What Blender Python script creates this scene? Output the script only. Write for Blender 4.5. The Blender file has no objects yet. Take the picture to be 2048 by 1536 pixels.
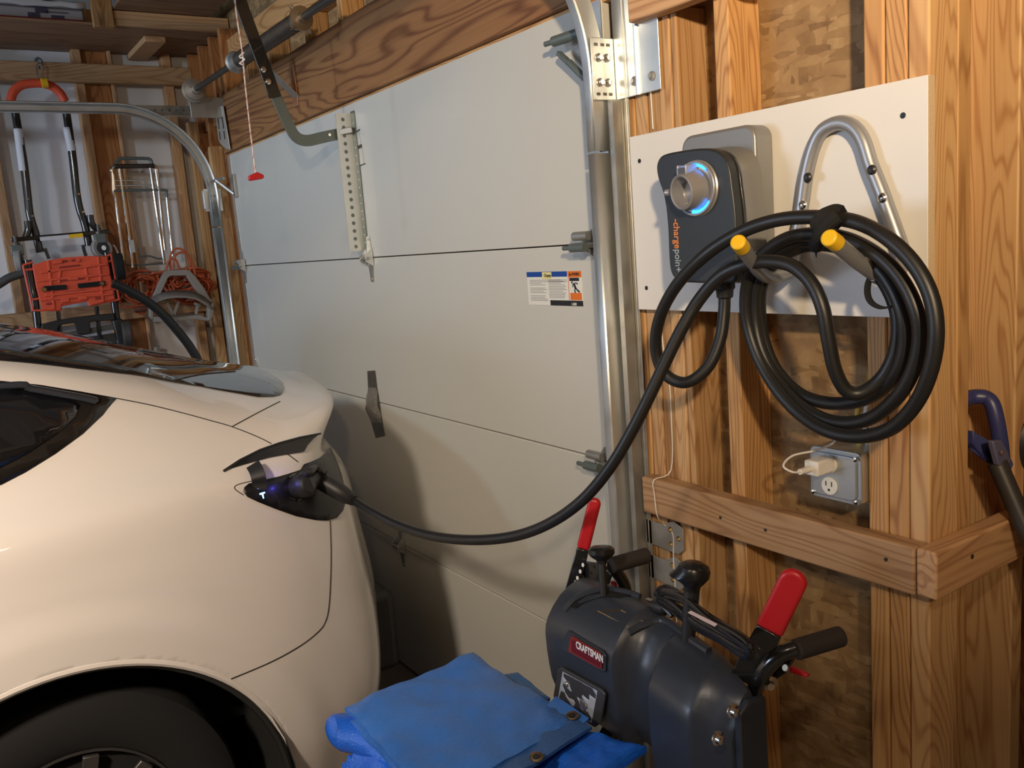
import bpy, bmesh, math, random
import numpy as np
from mathutils import Vector, Matrix
from mathutils.bvhtree import BVHTree
from mathutils.geometry import delaunay_2d_cdt
random.seed(7)
S = bpy.context.scene
COL = S.collection
H = 1.624                       # height of the lens above the floor
# ------------------------------------------------------------------ camera
CR = Vector((0.5579085, 0.82632452, -0.07697978))
CU = Vector((-0.09182099, 0.1536494, 0.98384997))
CF = Vector((-0.82480725, 0.54182991, -0.16159624))
FP = 1756.07
cam = bpy.data.cameras.new('camera'); co = bpy.data.objects.new('camera', cam); COL.objects.link(co)
co.matrix_world = Matrix(((CR.x, CU.x, -CF.x, 0), (CR.y, CU.y, -CF.y, 0), (CR.z, CU.z, -CF.z, H), (0, 0, 0, 1)))
cam.sensor_width = 36; cam.lens = FP / 2048 * 36; cam.clip_start = .02
S.camera = co
# ------------------------------------------------------------------ world, lights, exposure
w = bpy.data.worlds.new('world'); S.world = w; w.use_nodes = True
w.node_tree.nodes['Background'].inputs[0].default_value = (1, .86, .70, 1)
w.node_tree.nodes['Background'].inputs[1].default_value = .02
def area(name, loc, target, size, power, col, sy=None):
    l = bpy.data.lights.new(name, 'AREA'); l.energy = power; l.color = col; l.size = size
    if sy: l.shape = 'RECTANGLE'; l.size_y = sy
    else: l.shape = 'DISK'
    o = bpy.data.objects.new(name, l); COL.objects.link(o); o.location = loc
    d = Vector(target) - Vector(loc); o.rotation_euler = d.to_track_quat('-Z', 'Y').to_euler()
    return o
l = area('warm_wall_lamp', (1.05, -.62, 2.36), (-.95, 1.33, 2.36), .12, 16, (1, .76, .49)); l.data.spread = math.radians(62)
l = area('warm_ceiling_lamp', (-.25, -1.35, 2.70), (-2.25, -.10, .75), .28, 17.5, (1, .83, .66)); l.data.spread = math.radians(74)
area('warm_side_lamp', (.75, -.9, 2.9), (1.25, .15, .3), .15, 22, (1, .80, .58)).data.spread = math.radians(105)  # added fill, brightens the right wall and floor that the car paint mirrors
area('cool_opener_lamp', (-2.5, -1.3, 2.6), (-3.9, 1.2, 1.9), .22, 9, (.70, .87, 1)).data.spread = math.radians(130)
area('daylight_window_light', (-3.1, -4.30, 1.75), (-3.6, 1.0, 1.6), 1.5, 82, (.62, .76, 1), 1.1)
bl = bpy.data.lights.new('ceiling_bulb', 'POINT'); bl.energy = 3.0; bl.color = (1, .82, .62); bl.shadow_soft_size = .05  # added point light, brightens the ceiling so the side glass mirrors it
bo_ = bpy.data.objects.new('ceiling_bulb', bl); COL.objects.link(bo_); bo_.location = (.45, .1, 2.72)
S.view_settings.view_transform = 'Standard'; S.view_settings.look = 'None'
S.view_settings.gamma = 1; S.view_settings.use_curve_mapping = False; S.view_settings.exposure = 0.0
# ------------------------------------------------------------------ pixel helpers (a pixel's ray cut by a real plane)
def ray(x, y):
    return (CF * FP + CR * (x - 1024) + CU * (768 - y)).normalized()
def atX(x, y, X): d = ray(x, y); p = d * (X / d.x); p.z += H; return p
def atY(x, y, Y): d = ray(x, y); p = d * (Y / d.y); p.z += H; return p
def atZ(x, y, Z): d = ray(x, y); p = d * ((Z - H) / d.z); p.z += H; return p
# ------------------------------------------------------------------ materials
MATS = {}
def nt(name):
    m = bpy.data.materials.new(name); m.use_nodes = True
    return m, m.node_tree, m.node_tree.nodes['Principled BSDF']
def N(t, typ, **kw):
    n = t.nodes.new(typ)
    for k, v in kw.items():
        if k.startswith('_'): setattr(n, k[1:], v)
        else: n.inputs[k.replace('__', ' ')].default_value = v
    return n
def plain(name, c, rough=.5, metal=0, coat=0, noise=0, nscale=30, bump=0, emit=None, es=0, rvar=0):
    if name in MATS: return MATS[name]
    m, t, b = nt(name)
    b.inputs['Base Color'].default_value = (*c, 1); b.inputs['Roughness'].default_value = rough
    b.inputs['Metallic'].default_value = metal; b.inputs['Coat Weight'].default_value = coat
    b.inputs['Coat Roughness'].default_value = .04
    if noise or bump or rvar:
        tc = N(t, 'ShaderNodeTexCoord'); n = N(t, 'ShaderNodeTexNoise', Scale=nscale, Detail=6)
        t.links.new(tc.outputs['Object'], n.inputs['Vector'])
        if noise:
            r = N(t, 'ShaderNodeMix', _data_type='RGBA'); r.inputs[6].default_value = (*[v * (1 - noise) for v in c], 1)
            r.inputs[7].default_value = (*[min(1, v * (1 + noise)) for v in c], 1)
            t.links.new(n.outputs['Fac'], r.inputs[0]); t.links.new(r.outputs[2], b.inputs['Base Color'])
        if bump:
            bp = N(t, 'ShaderNodeBump', Strength=bump, Distance=.002)
            t.links.new(n.outputs['Fac'], bp.inputs['Height']); t.links.new(bp.outputs[0], b.inputs['Normal'])
        if rvar:
            mr = N(t, 'ShaderNodeMapRange'); mr.inputs[1].default_value = .3; mr.inputs[2].default_value = .7
            mr.inputs[3].default_value = max(.02, rough - rvar); mr.inputs[4].default_value = rough + rvar
            t.links.new(n.outputs['Fac'], mr.inputs[0]); t.links.new(mr.outputs[0], b.inputs['Roughness'])
    if emit:
        b.inputs['Emission Color'].default_value = (*emit, 1); b.inputs['Emission Strength'].default_value = es
    MATS[name] = m; return m
def wood(name, light, dark, axis='z', grain=1.0, knots=.75, rough=.62, plyw=False):
    if name in MATS: return MATS[name]
    m, t, b = nt(name); L = t.links.new
    tc = N(t, 'ShaderNodeTexCoord'); oi = N(t, 'ShaderNodeObjectInfo')
    mul = N(t, 'ShaderNodeVectorMath', _operation='SCALE'); mul.inputs[3].default_value = 7.3
    cv = N(t, 'ShaderNodeCombineXYZ')
    for i in range(3): L(oi.outputs['Random'], cv.inputs[i])
    L(cv.outputs[0], mul.inputs[0])
    add = N(t, 'ShaderNodeVectorMath', _operation='ADD'); L(tc.outputs['Object'], add.inputs[0]); L(mul.outputs[0], add.inputs[1])
    def mp(cross, along):
        s = [cross] * 3; s['xyz'.index(axis)] = along
        n = N(t, 'ShaderNodeMapping'); n.inputs['Scale'].default_value = s; L(add.outputs[0], n.inputs['Vector']); return n
    m1 = mp(5.5, .42 if plyw else .60)
    rg = N(t, 'ShaderNodeTexNoise', Scale=1.0, Detail=2.5, Distortion=.5); L(m1.outputs[0], rg.inputs['Vector'])
    k = N(t, 'ShaderNodeMath', _operation='MULTIPLY'); k.inputs[1].default_value = (110 if plyw else 210) * grain; L(rg.outputs['Fac'], k.inputs[0])
    sn = N(t, 'ShaderNodeMath', _operation='SINE'); L(k.outputs[0], sn.inputs[0])
    rp = N(t, 'ShaderNodeMapRange'); rp.inputs[1].default_value = -1; rp.inputs[2].default_value = 1
    L(sn.outputs[0], rp.inputs[0])
    pw = N(t, 'ShaderNodeMath', _operation='POWER'); pw.inputs[1].default_value = 3.2 if plyw else 3.5; L(rp.outputs[0], pw.inputs[0])
    m2 = mp(160, 3.2); fi = N(t, 'ShaderNodeTexNoise', Scale=1.0, Detail=4); L(m2.outputs[0], fi.inputs['Vector'])
    m3 = mp(2.2, .5); bl = N(t, 'ShaderNodeTexNoise', Scale=1.3, Detail=4); L(m3.outputs[0], bl.inputs['Vector'])
    mx = N(t, 'ShaderNodeMix', _data_type='RGBA'); mx.inputs[6].default_value = (*light, 1); mx.inputs[7].default_value = (*dark, 1)
    s1 = N(t, 'ShaderNodeMath', _operation='MULTIPLY'); s1.inputs[1].default_value = .62 if plyw else .58; L(pw.outputs[0], s1.inputs[0])
    s2 = N(t, 'ShaderNodeMath', _operation='MULTIPLY_ADD'); s2.inputs[1].default_value = .60; L(fi.outputs['Fac'], s2.inputs[0]); L(s1.outputs[0], s2.inputs[2])
    s3 = N(t, 'ShaderNodeMath', _operation='MULTIPLY_ADD'); s3.inputs[1].default_value = .9; L(bl.outputs['Fac'], s3.inputs[0]); L(s2.outputs[0], s3.inputs[2])
    s4 = N(t, 'ShaderNodeMath', _operation='SUBTRACT', _use_clamp=True); s4.inputs[1].default_value = .54; L(s3.outputs[0], s4.inputs[0])
    L(s4.outputs[0], mx.inputs[0])
    col = mx.outputs[2]
    if knots:
        m4 = mp(8.5, 2.6); vo = N(t, 'ShaderNodeTexVoronoi', Scale=1.0, Randomness=1.0); L(m4.outputs[0], vo.inputs['Vector'])
        kr = N(t, 'ShaderNodeMapRange'); kr.inputs[1].default_value = .02; kr.inputs[2].default_value = .17
        kr.inputs[3].default_value = knots; kr.inputs[4].default_value = 0; L(vo.outputs['Distance'], kr.inputs[0])
        mk = N(t, 'ShaderNodeMix', _data_type='RGBA'); mk.inputs[7].default_value = (*[v * .38 for v in dark], 1)
        L(kr.outputs[0], mk.inputs[0]); L(col, mk.inputs[6]); col = mk.outputs[2]
    hs = N(t, 'ShaderNodeHueSaturation'); vr = N(t, 'ShaderNodeMapRange'); vr.inputs[3].default_value = .80; vr.inputs[4].default_value = 1.18
    L(oi.outputs['Random'], vr.inputs[0]); L(vr.outputs[0], hs.inputs['Value']); L(col, hs.inputs['Color'])
    L(hs.outputs[0], b.inputs['Base Color']); b.inputs['Roughness'].default_value = rough
    bp = N(t, 'ShaderNodeBump', Strength=.25, Distance=.001); L(s2.outputs[0], bp.inputs['Height']); L(bp.outputs[0], b.inputs['Normal'])
    MATS[name] = m; return m
def osb(name, tones, plane='xz'):
    if name in MATS: return MATS[name]
    m, t, b = nt(name); L = t.links.new
    tc = N(t, 'ShaderNodeTexCoord')
    dn = N(t, 'ShaderNodeTexNoise', Scale=9, Detail=4); L(tc.outputs['Object'], dn.inputs['Vector'])
    ds = N(t, 'ShaderNodeVectorMath', _operation='MULTIPLY_ADD'); ds.inputs[1].default_value = (.018,) * 3
    L(dn.outputs['Color'], ds.inputs[0]); L(tc.outputs['Object'], ds.inputs[2])
    cols = []
    for i, (ang, sx, sz) in enumerate(((.45, 16, 60), (-.75, 55, 15), (1.25, 20, 75))):
        mp = N(t, 'ShaderNodeMapping'); r = [0, 0, 0]; sc = [sx, sx, sz]
        r[1 if plane == 'xz' else 0] = ang
        if plane == 'xy': r = [0, 0, ang]; sc = [sx, sz, sx]
        if plane == 'yz': sc = [sx, sx, sz]
        mp.inputs['Rotation'].default_value = r; mp.inputs['Scale'].default_value = sc
        mp.inputs['Location'].default_value = (i * 3.1, i * 1.7, i * 2.3)
        L(ds.outputs[0], mp.inputs['Vector'])
        vo = N(t, 'ShaderNodeTexVoronoi', Scale=1.0, Randomness=1.0); L(mp.outputs[0], vo.inputs['Vector'])
        sp = N(t, 'ShaderNodeSeparateColor'); L(vo.outputs['Color'], sp.inputs[0]); cols.append(sp)
    g = N(t, 'ShaderNodeMath', _operation='GREATER_THAN'); g.inputs[1].default_value = .52; L(cols[0].outputs[1], g.inputs[0])
    m1 = N(t, 'ShaderNodeMix'); L(g.outputs[0], m1.inputs[0]); L(cols[1].outputs[0], m1.inputs[2]); L(cols[0].outputs[0], m1.inputs[3])
    g2 = N(t, 'ShaderNodeMath', _operation='GREATER_THAN'); g2.inputs[1].default_value = .66; L(cols[2].outputs[1], g2.inputs[0])
    m2 = N(t, 'ShaderNodeMix'); L(g2.outputs[0], m2.inputs[0]); L(m1.outputs[0], m2.inputs[2]); L(cols[2].outputs[0], m2.inputs[3])
    fn = N(t, 'ShaderNodeTexNoise', Scale=28, Detail=8); L(tc.outputs['Object'], fn.inputs['Vector'])
    sm = N(t, 'ShaderNodeMath', _operation='MULTIPLY'); sm.inputs[1].default_value = .62; L(m2.outputs[0], sm.inputs[0])
    ma = N(t, 'ShaderNodeMath', _operation='MULTIPLY_ADD'); ma.inputs[1].default_value = .9; L(fn.outputs['Fac'], ma.inputs[0]); L(sm.outputs[0], ma.inputs[2])
    sb = N(t, 'ShaderNodeMath', _operation='SUBTRACT', _use_clamp=True); sb.inputs[1].default_value = .27; L(ma.outputs[0], sb.inputs[0])
    cr = N(t, 'ShaderNodeValToRGB'); e = cr.color_ramp.elements
    e[0].position = 0; e[0].color = (*tones[0], 1); e[1].position = 1; e[1].color = (*tones[-1], 1)
    for i, c in enumerate(tones[1:-1]):
        q = e.new((i + 1) / (len(tones) - 1)); q.color = (*c, 1)
    L(sb.outputs[0], cr.inputs[0]); L(cr.outputs[0], b.inputs['Base Color']); b.inputs['Roughness'].default_value = .75
    bp = N(t, 'ShaderNodeBump', Strength=.5, Distance=.003); L(sb.outputs[0], bp.inputs['Height']); L(bp.outputs[0], b.inputs['Normal'])
    MATS[name] = m; return m
PINE_L, PINE_D = (.55, .315, .125), (.27, .115, .035)
for ax in 'xyz': wood('pine_' + ax, PINE_L, PINE_D, ax)
wood('pine_pale_z', (.64, .40, .185), (.38, .18, .065), 'z')
wood('pine_dark_z', (.44, .19, .06), (.22, .075, .02), 'z', knots=.7)
wood('pine_pale_y', (.72, .52, .30), (.52, .32, .16), 'y')
wood('pine_dark_y', (.40, .20, .08), (.22, .09, .035), 'y')
wood('pine_left_y', (.56, .36, .19), (.36, .19, .085), 'y')
wood('pine_left_z', (.54, .32, .16), (.33, .165, .07), 'z', knots=.7)
wood('rail_x', (.54, .33, .17), (.30, .145, .062), 'x', grain=.8, knots=.8)
wood('rail_y', (.54, .32, .16), (.30, .14, .06), 'y', grain=.8, knots=.6)
wood('plywood_x', (.34, .165, .058), (.13, .045, .013), 'x', grain=1.3, knots=0, plyw=True)
wood('plywood_shelf', (.34, .20, .11), (.17, .09, .045), 'y', grain=.5, knots=.3)
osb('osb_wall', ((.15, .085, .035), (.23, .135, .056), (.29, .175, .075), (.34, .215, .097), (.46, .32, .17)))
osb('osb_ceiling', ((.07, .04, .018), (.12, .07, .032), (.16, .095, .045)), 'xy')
osb('osb_far', ((.30, .18, .08), (.52, .33, .16), (.72, .52, .30)), 'yz')
GALV = plain('galvanised_steel', (.66, .69, .69), .40, .85, noise=.07, nscale=12, rvar=.06)
GALVD = plain('dull_galvanised_steel', (.42, .41, .38), .48, .8, noise=.15, nscale=25, rvar=.1)
DARKM = plain('dark_oiled_steel', (.085, .078, .07), .42, .6, noise=.2)
GREYM = plain('grey_painted_steel', (.13, .16, .155), .42, .3, noise=.1)
CHROME = plain('chrome', (.80, .80, .78), .16, 1)
SILV = plain('silver_powder_coat', (.36, .37, .39), .38, .6)
SILVP = plain('silver_plastic', (.40, .40, .42), .34, .55)
BLKP = plain('black_plastic', (.018, .019, .021), .42, noise=.15, bump=.1, nscale=200)
BLKG = plain('gloss_black', (.006, .006, .007), .07, coat=1)
BLKM = plain('black_gloss_paint', (.012, .012, .012), .22, coat=.5)
RUB = plain('rubber', (.020, .020, .021), .48, noise=.2, nscale=60)
TYRE = plain('tyre_rubber', (.006, .006, .006), .9)
CHAR = plain('charcoal_plastic', (.024, .028, .032), .40, bump=.05, nscale=400)
DOORM = plain('door_skin', (.57, .565, .52), .42, coat=.1, noise=.02, nscale=1.5)
BOARD = plain('melamine', (.72, .70, .66), .40)
FOAM = plain('painted_panel', (.74, .75, .78), .8, noise=.05, nscale=6)
RED = plain('red_grip', (.52, .015, .022), .35)
YEL = plain('yellow_cap', (.85, .52, .02), .4)
ORG = plain('orange_plastic', (.78, .10, .045), .45, noise=.12, nscale=14)
ORGC = plain('orange_cord', (.55, .13, .055), .45)
GRYP = plain('grey_plastic', (.27, .25, .23), .55, noise=.06)
WHT = plain('white_plastic', (.82, .80, .76), .35)
CONC = plain('concrete', (.24, .215, .19), .8, noise=.2, nscale=5, bump=.3)
PAINT = plain('pearl_white_paint', (.76, .71, .66), .28, .0, coat=1, noise=.012, nscale=3)
NAVY = plain('navy_plastic', (.035, .04, .14), .38)
BLUE_E = plain('blue_light_ring', (.02, .25, .9), .4, emit=(.03, .30, 1), es=3.0)
BLUE_D = plain('blue_led', (.02, .05, .9), .4, emit=(.10, .16, 1), es=5)
CYAN_E = plain('cyan_logo_led', (.2, .7, 1), .4, emit=(.2, .65, 1), es=6)
# ------------------------------------------------------------------ mesh builder
class MB:
    def __init__(s): s.v = []; s.f = []
    def add(s, vs, fs):
        k = len(s.v); s.v += [tuple(v) for v in vs]; s.f += [tuple(i + k for i in f) for f in fs]; return s
    def box(s, a, b):
        (x0, y0, z0), (x1, y1, z1) = a, b
        x0, x1 = sorted((x0, x1)); y0, y1 = sorted((y0, y1)); z0, z1 = sorted((z0, z1))
        return s.add([(x0, y0, z0), (x1, y0, z0), (x1, y1, z0), (x0, y1, z0), (x0, y0, z1), (x1, y0, z1), (x1, y1, z1), (x0, y1, z1)],
                     [(0, 3, 2, 1), (4, 5, 6, 7), (0, 1, 5, 4), (1, 2, 6, 5), (2, 3, 7, 6), (3, 0, 4, 7)])
    def bar(s, p, q, wd, th, up=(0, 0, 1)):          # box beam from p to q, wd along side axis, th along up axis
        p, q = Vector(p), Vector(q); d = (q - p).normalized(); sd = d.cross(Vector(up)).normalized(); u = sd.cross(d)
        vs = [e + sd * a * wd / 2 + u * c * th / 2 for e in (p, q) for a, c in ((-1, -1), (1, -1), (1, 1), (-1, 1))]
        return s.add(vs, [(0, 1, 2, 3), (7, 6, 5, 4), (0, 4, 5, 1), (1, 5, 6, 2), (2, 6, 7, 3), (3, 7, 4, 0)])
    def tube(s, pts, r, n=10, caps=True, closed=False, flat=None):
        pts = [Vector(p) for p in pts]; m = len(pts); rs = r if isinstance(r, (list, tuple)) else [r] * m
        up = None; rings = []
        for i, p in enumerate(pts):
            a = pts[(i - 1) % m] if (i or closed) else p; b = pts[(i + 1) % m] if (i < m - 1 or closed) else p
            d = (b - a).normalized()
            if up is None: up = d.orthogonal().normalized() if flat is None else Vector(flat)
            up = (up - d * up.dot(d)).normalized(); sd = d.cross(up)
            k = .35 if flat is not None else 1
            rings.append([p + (up * math.cos(t) * k + sd * math.sin(t)) * rs[i] for t in [2 * math.pi * j / n for j in range(n)]])
        vs = [v for rg in rings for v in rg]; fs = []
        for i in range(m if closed else m - 1):
            for j in range(n):
                i2 = (i + 1) % m; fs.append((i * n + j, i * n + (j + 1) % n, i2 * n + (j + 1) % n, i2 * n + j))
        if caps and not closed: fs += [tuple(range(n))[::-1], tuple((m - 1) * n + j for j in range(n))]
        return s.add(vs, fs)
    def lathe(s, c, ax, prof, n=24):                 # prof: (distance along axis, radius)
        c = Vector(c); ax = Vector(ax).normalized(); u = ax.orthogonal().normalized(); w_ = ax.cross(u)
        vs = [c + ax * a + (u * math.cos(t) + w_ * math.sin(t)) * max(r, 1e-5) for a, r in prof for t in [2 * math.pi * j / n for j in range(n)]]
        fs = [(i * n + j, i * n + (j + 1) % n, (i + 1) * n + (j + 1) % n, (i + 1) * n + j) for i in range(len(prof) - 1) for j in range(n)]
        fs += [tuple(range(n))[::-1], tuple((len(prof) - 1) * n + j for j in range(n))]
        return s.add(vs, fs)
    def prism(s, poly, th):                          # poly: 3D outline, th: extrusion vector
        th = Vector(th); n = len(poly); vs = [Vector(p) for p in poly]; vs += [v + th for v in vs]
        return s.add(vs, [tuple(range(n)), tuple(range(2 * n - 1, n - 1, -1))] + [(i, i + n, (i + 1) % n + n, (i + 1) % n) for i in range(n)])
    def grid(s, rows, closed=False):
        m = len(rows[0]); vs = [v for r in rows for v in r]
        fs = [(i * m + j, i * m + (j + 1) % m, (i + 1) * m + (j + 1) % m, (i + 1) * m + j) for i in range(len(rows) - 1) for j in range(m if closed else m - 1)]
        return s.add(vs, fs)
    def build(s, name, mat, parent=None, bev=0, smooth=None, label=None, cat=None, group=None, kind=None, fix=True, seg=2):
        me = bpy.data.meshes.new(name); me.from_pydata(s.v, [], s.f); me.validate()
        if fix:
            bm = bmesh.new(); bm.from_mesh(me); bmesh.ops.recalc_face_normals(bm, faces=bm.faces); bm.to_mesh(me); bm.free()
        me.materials.append(mat if not isinstance(mat, str) else MATS[mat])
        if smooth is None: smooth = 35
        if smooth:
            me.polygons.foreach_set('use_smooth', [True] * len(me.polygons)); me.set_sharp_from_angle(angle=math.radians(smooth))
        o = bpy.data.objects.new(name, me); COL.objects.link(o)
        if bev:
            b = o.modifiers.new('bevel', 'BEVEL'); b.width = bev; b.segments = seg; b.limit_method = 'ANGLE'; b.angle_limit = math.radians(40)
        return tag(par(o, parent), label, cat, group, kind)
def par(o, p):
    if p is not None:
        o.parent = p; o.matrix_parent_inverse = Matrix.Translation(-p.location)
    return o
def tag(o, label=None, cat=None, group=None, kind=None):
    for k, v in (('label', label), ('category', cat), ('group', group), ('kind', kind)):
        if v: o[k] = v
    return o
def thing(name, loc, label, cat, group=None):
    o = bpy.data.objects.new(name, None); COL.objects.link(o); o.location = loc; o.empty_display_size = .05
    return tag(o, label, cat, group)
def box(name, mat, a, b, parent=None, bev=.002, **k): return MB().box(a, b).build(name, mat, parent, bev, **k)
def tube(name, mat, pts, r, parent=None, n=10, **k): return MB().tube(pts, r, n).build(name, mat, parent, **k)
def spline(P, k=8, closed=False):
    P = [Vector(p) for p in P]; n = len(P); out = []
    for i in range(n if closed else n - 1):
        g = (lambda j: P[j % n]) if closed else (lambda j: P[min(max(j, 0), n - 1)])
        a, b, c, d = g(i - 1), g(i), g(i + 1), g(i + 2)
        for s_ in range(k):
            t = s_ / k
            out.append(.5 * ((2 * b) + (c - a) * t + (2 * a - 5 * b + 4 * c - d) * t * t + (3 * b - a - 3 * c + d) * t ** 3))
    if not closed: out.append(P[-1])
    return out
def text(s_, size, origin, xdir, up, mat, parent, name='lettering', ext=.0004, sx=1.0, align='LEFT', bold=0, fit=None):
    c = bpy.data.curves.new('t', 'FONT'); c.body = s_; c.size = size; c.extrude = ext; c.align_x = align; c.align_y = 'CENTER'; c.offset = bold
    o = bpy.data.objects.new('t', c); COL.objects.link(o); bpy.context.view_layer.update()
    me = bpy.data.meshes.new_from_object(o); bpy.data.objects.remove(o)
    X = Vector(xdir).normalized(); Z = X.cross(Vector(up)).normalized(); Y = Z.cross(X); o_ = Vector(origin)
    if fit: xs0 = [v.co.x for v in me.vertices]; sx = fit / (max(xs0) - min(xs0)); o_ = o_ - X * min(xs0) * sx
    me.transform(Matrix(((X.x * sx, Y.x, Z.x, o_.x), (X.y * sx, Y.y, Z.y, o_.y), (X.z * sx, Y.z, Z.z, o_.z), (0, 0, 0, 1))))
    me.materials.clear(); me.materials.append(mat); me.name = name
    q = bpy.data.objects.new(name, me); COL.objects.link(q); return par(q, parent)
# ================================================================== the setting
def st(name, mat, a, b, bev=0, parent=None): return box(name, mat, a, b, parent, bev, kind=None if parent else 'structure')
floor = st('floor', CONC, (-5.1, -4.6, -.1), (2.1, 2.7, 0))
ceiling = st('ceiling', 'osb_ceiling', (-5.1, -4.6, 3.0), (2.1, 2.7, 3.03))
wall_left = st('wall_left', FOAM, (-5.0, -4.6, 0), (-4.935, 1.46, 3.0))
wall_right = st('wall_right', 'osb_far', (2.0, -4.6, 0), (2.04, 2.7, 3.0))
wall_bay = st('wall_bay', 'osb_wall', (-.9, 2.6, 0), (2.0, 2.64, 3.0))
# wall round the garage door: sheathing right of it, left of it and over it
mb = MB().box((-1.51, 1.42, 0), (-.80, 1.44, 3.0)).box((-4.935, 1.42, 0), (-4.42, 1.44, 3.0)).box((-4.42, 1.42, 2.14), (-1.51, 1.44, 3.0))
wall_front = mb.build('wall_front', 'osb_wall', kind='structure')
mb = MB().box((-.905, 1.44, 0), (-.888, 2.6, 3.0))
wall_return = mb.build('wall_return', 'pine_dark_z', kind='structure')
# back wall with a window
mb = MB()
for a, b in (((-5, -4.6, 0), (-4.15, -4.52, 3)), ((-2.45, -4.6, 0), (2, -4.52, 3)), ((-4.15, -4.6, 0), (-2.45, -4.52, 1.1)), ((-4.15, -4.6, 2.4), (-2.45, -4.52, 3))): mb.box(a, b)
mb.build('wall_back', 'osb_far', kind='structure')
win = MB()
for a, b in (((-4.15, -4.58, 1.1), (-4.09, -4.50, 2.4)), ((-2.51, -4.58, 1.1), (-2.45, -4.50, 2.4)), ((-4.15, -4.58, 1.1), (-2.45, -4.50, 1.16)), ((-4.15, -4.58, 2.34), (-2.45, -4.50, 2.4)), ((-3.33, -4.57, 1.1), (-3.27, -4.51, 2.4))): win.box(a, b)
win = win.build('window_1', WHT, kind='structure', bev=.003)
SKYP = plain('window_daylight', (.5, .6, .7), .5, emit=(.72, .84, 1), es=2.2)
for x0, x1 in ((-4.09, -3.33), (-3.27, -2.51)): box('pane', SKYP, (x0, -4.56, 1.16), (x1, -4.555, 2.34), win, 0)

def wavy_board(name, mat, a, b, parent, amp=.0012):
    o = box(name, mat, a, b, parent, .003); return o
# studs right of the door
for i, (x0, x1, m) in enumerate(((-1.505, -1.468, 'pine_z'), (-1.466, -1.430, 'pine_pale_z'), (-1.427, -1.391, 'pine_z'), (-1.389, -1.353, 'pine_pale_z'), (-1.350, -1.334, 'pine_pale_z'))):
    y0 = 1.333 + (i % 3) * .002
    box('stud', m, (x0, y0, 0), (x1, 1.42, 2.06 if i > 1 else 2.4), wall_front, .003)
box('stud', 'pine_z', (-1.231, 1.331, 0), (-1.194, 1.42, 2.9), wall_front, .003)
for x0, x1, m in ((-.911, -.874, 'pine_z'), (-.872, -.835, 'pine_z'), (-.833, -.797, 'pine_pale_z')):
    box('stud', m, (x0, 1.332, 0), (x1, 1.411, 2.9), wall_front, .0035)
box('stud', 'pine_z', (-.886, 1.4135, 0), (-.798, 1.4515, 2.9), wall_return, .003)
box('stud', 'pine_pale_z', (-.886, 1.603, 0), (-.797, 1.641, 2.9), wall_return, .003)
for y in (2.0, 2.4): box('stud', 'pine_z', (-.886, y, 0), (-.797, y + .038, 2.9), wall_return, .003)
box('top_plate', 'pine_z', (-.886, 1.455, 2.9), (-.797, 2.6, 2.94), wall_return, .003)
# short lintel block over the first studs
box('lintel_block', 'rail_x', (-1.43, 1.295, 2.045), (-1.10, 1.332, 2.19), wall_front, .004)
# rails
box('rail', 'rail_x', (-1.463, 1.292, .988), (-.800, 1.330, 1.072), wall_front, .004, label='worn pine rail nailed across the studs right of the garage door')
box('rail', 'rail_y', (-.796, 1.290, .992), (-.760, 2.58, 1.074), wall_return, .004)
for p in ((1441, 1035), (1531, 1060), (1772, 1119)):
    q = atY(*p, 1.2915); MB().lathe(q, (0, 1, 0), [(-.001, .0035), (.002, .003)], 10).build('screw_hole', DARKM, wall_front)
for p in ((1944, 1113),):
    q = atX(*p, -.7598); MB().lathe(q, (1, 0, 0), [(-.002, .003), (.001, .0045)], 10).build('screw_hole', DARKM, wall_return)
# header, trim, cripples and plate over the door
box('header', 'plywood_x', (-4.42, 1.332, 2.145), (-1.44, 1.42, 2.405), wall_front, .002)
box('header_trim', 'pine_x', (-4.42, 1.352, 2.128), (-1.5, 1.405, 2.1445), wall_front, .002)
for i in range(9):
    x = -4.38 + i * .36 + (.05 if i % 2 else 0)
    box('cripple_stud', 'pine_z', (x, 1.335, 2.4055), (x + .038, 1.418, 2.512), wall_front, .002)
box('top_plate', 'pine_x', (-4.15, 1.328, 2.513), (-1.0, 1.418, 2.616), wall_front, .003)
box('top_plate', 'pine_x', (-4.10, 1.345, 2.80), (-1.0, 1.418, 2.90), wall_front, .003)
for x in (-4.30, -4.47, -4.66, -4.86): box('cripple_stud', 'pine_dark_z', (x, 1.335, 2.2 if x < -4.42 else 2.407), (x + .036, 1.418, 2.695), wall_front, .002)
box('backing_block', 'pine_dark_z', (-4.83, 1.36, 2.30), (-4.51, 1.418, 2.39), wall_front, .002)
# left stub studs
for x0, x1, m, y in ((-4.93, -4.89, 'pine_left_z', 1.335), (-4.80, -4.762, 'pine_dark_z', 1.34), (-4.70, -4.665, 'pine_left_z', 1.335), (-4.605, -4.567, 'pine_pale_z', 1.31), (-4.50, -4.425, 'pine_dark_z', 1.35)):
    box('stud', m, (x0, y, 0), (x1, 1.418, 2.2), wall_front, .003)
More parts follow.
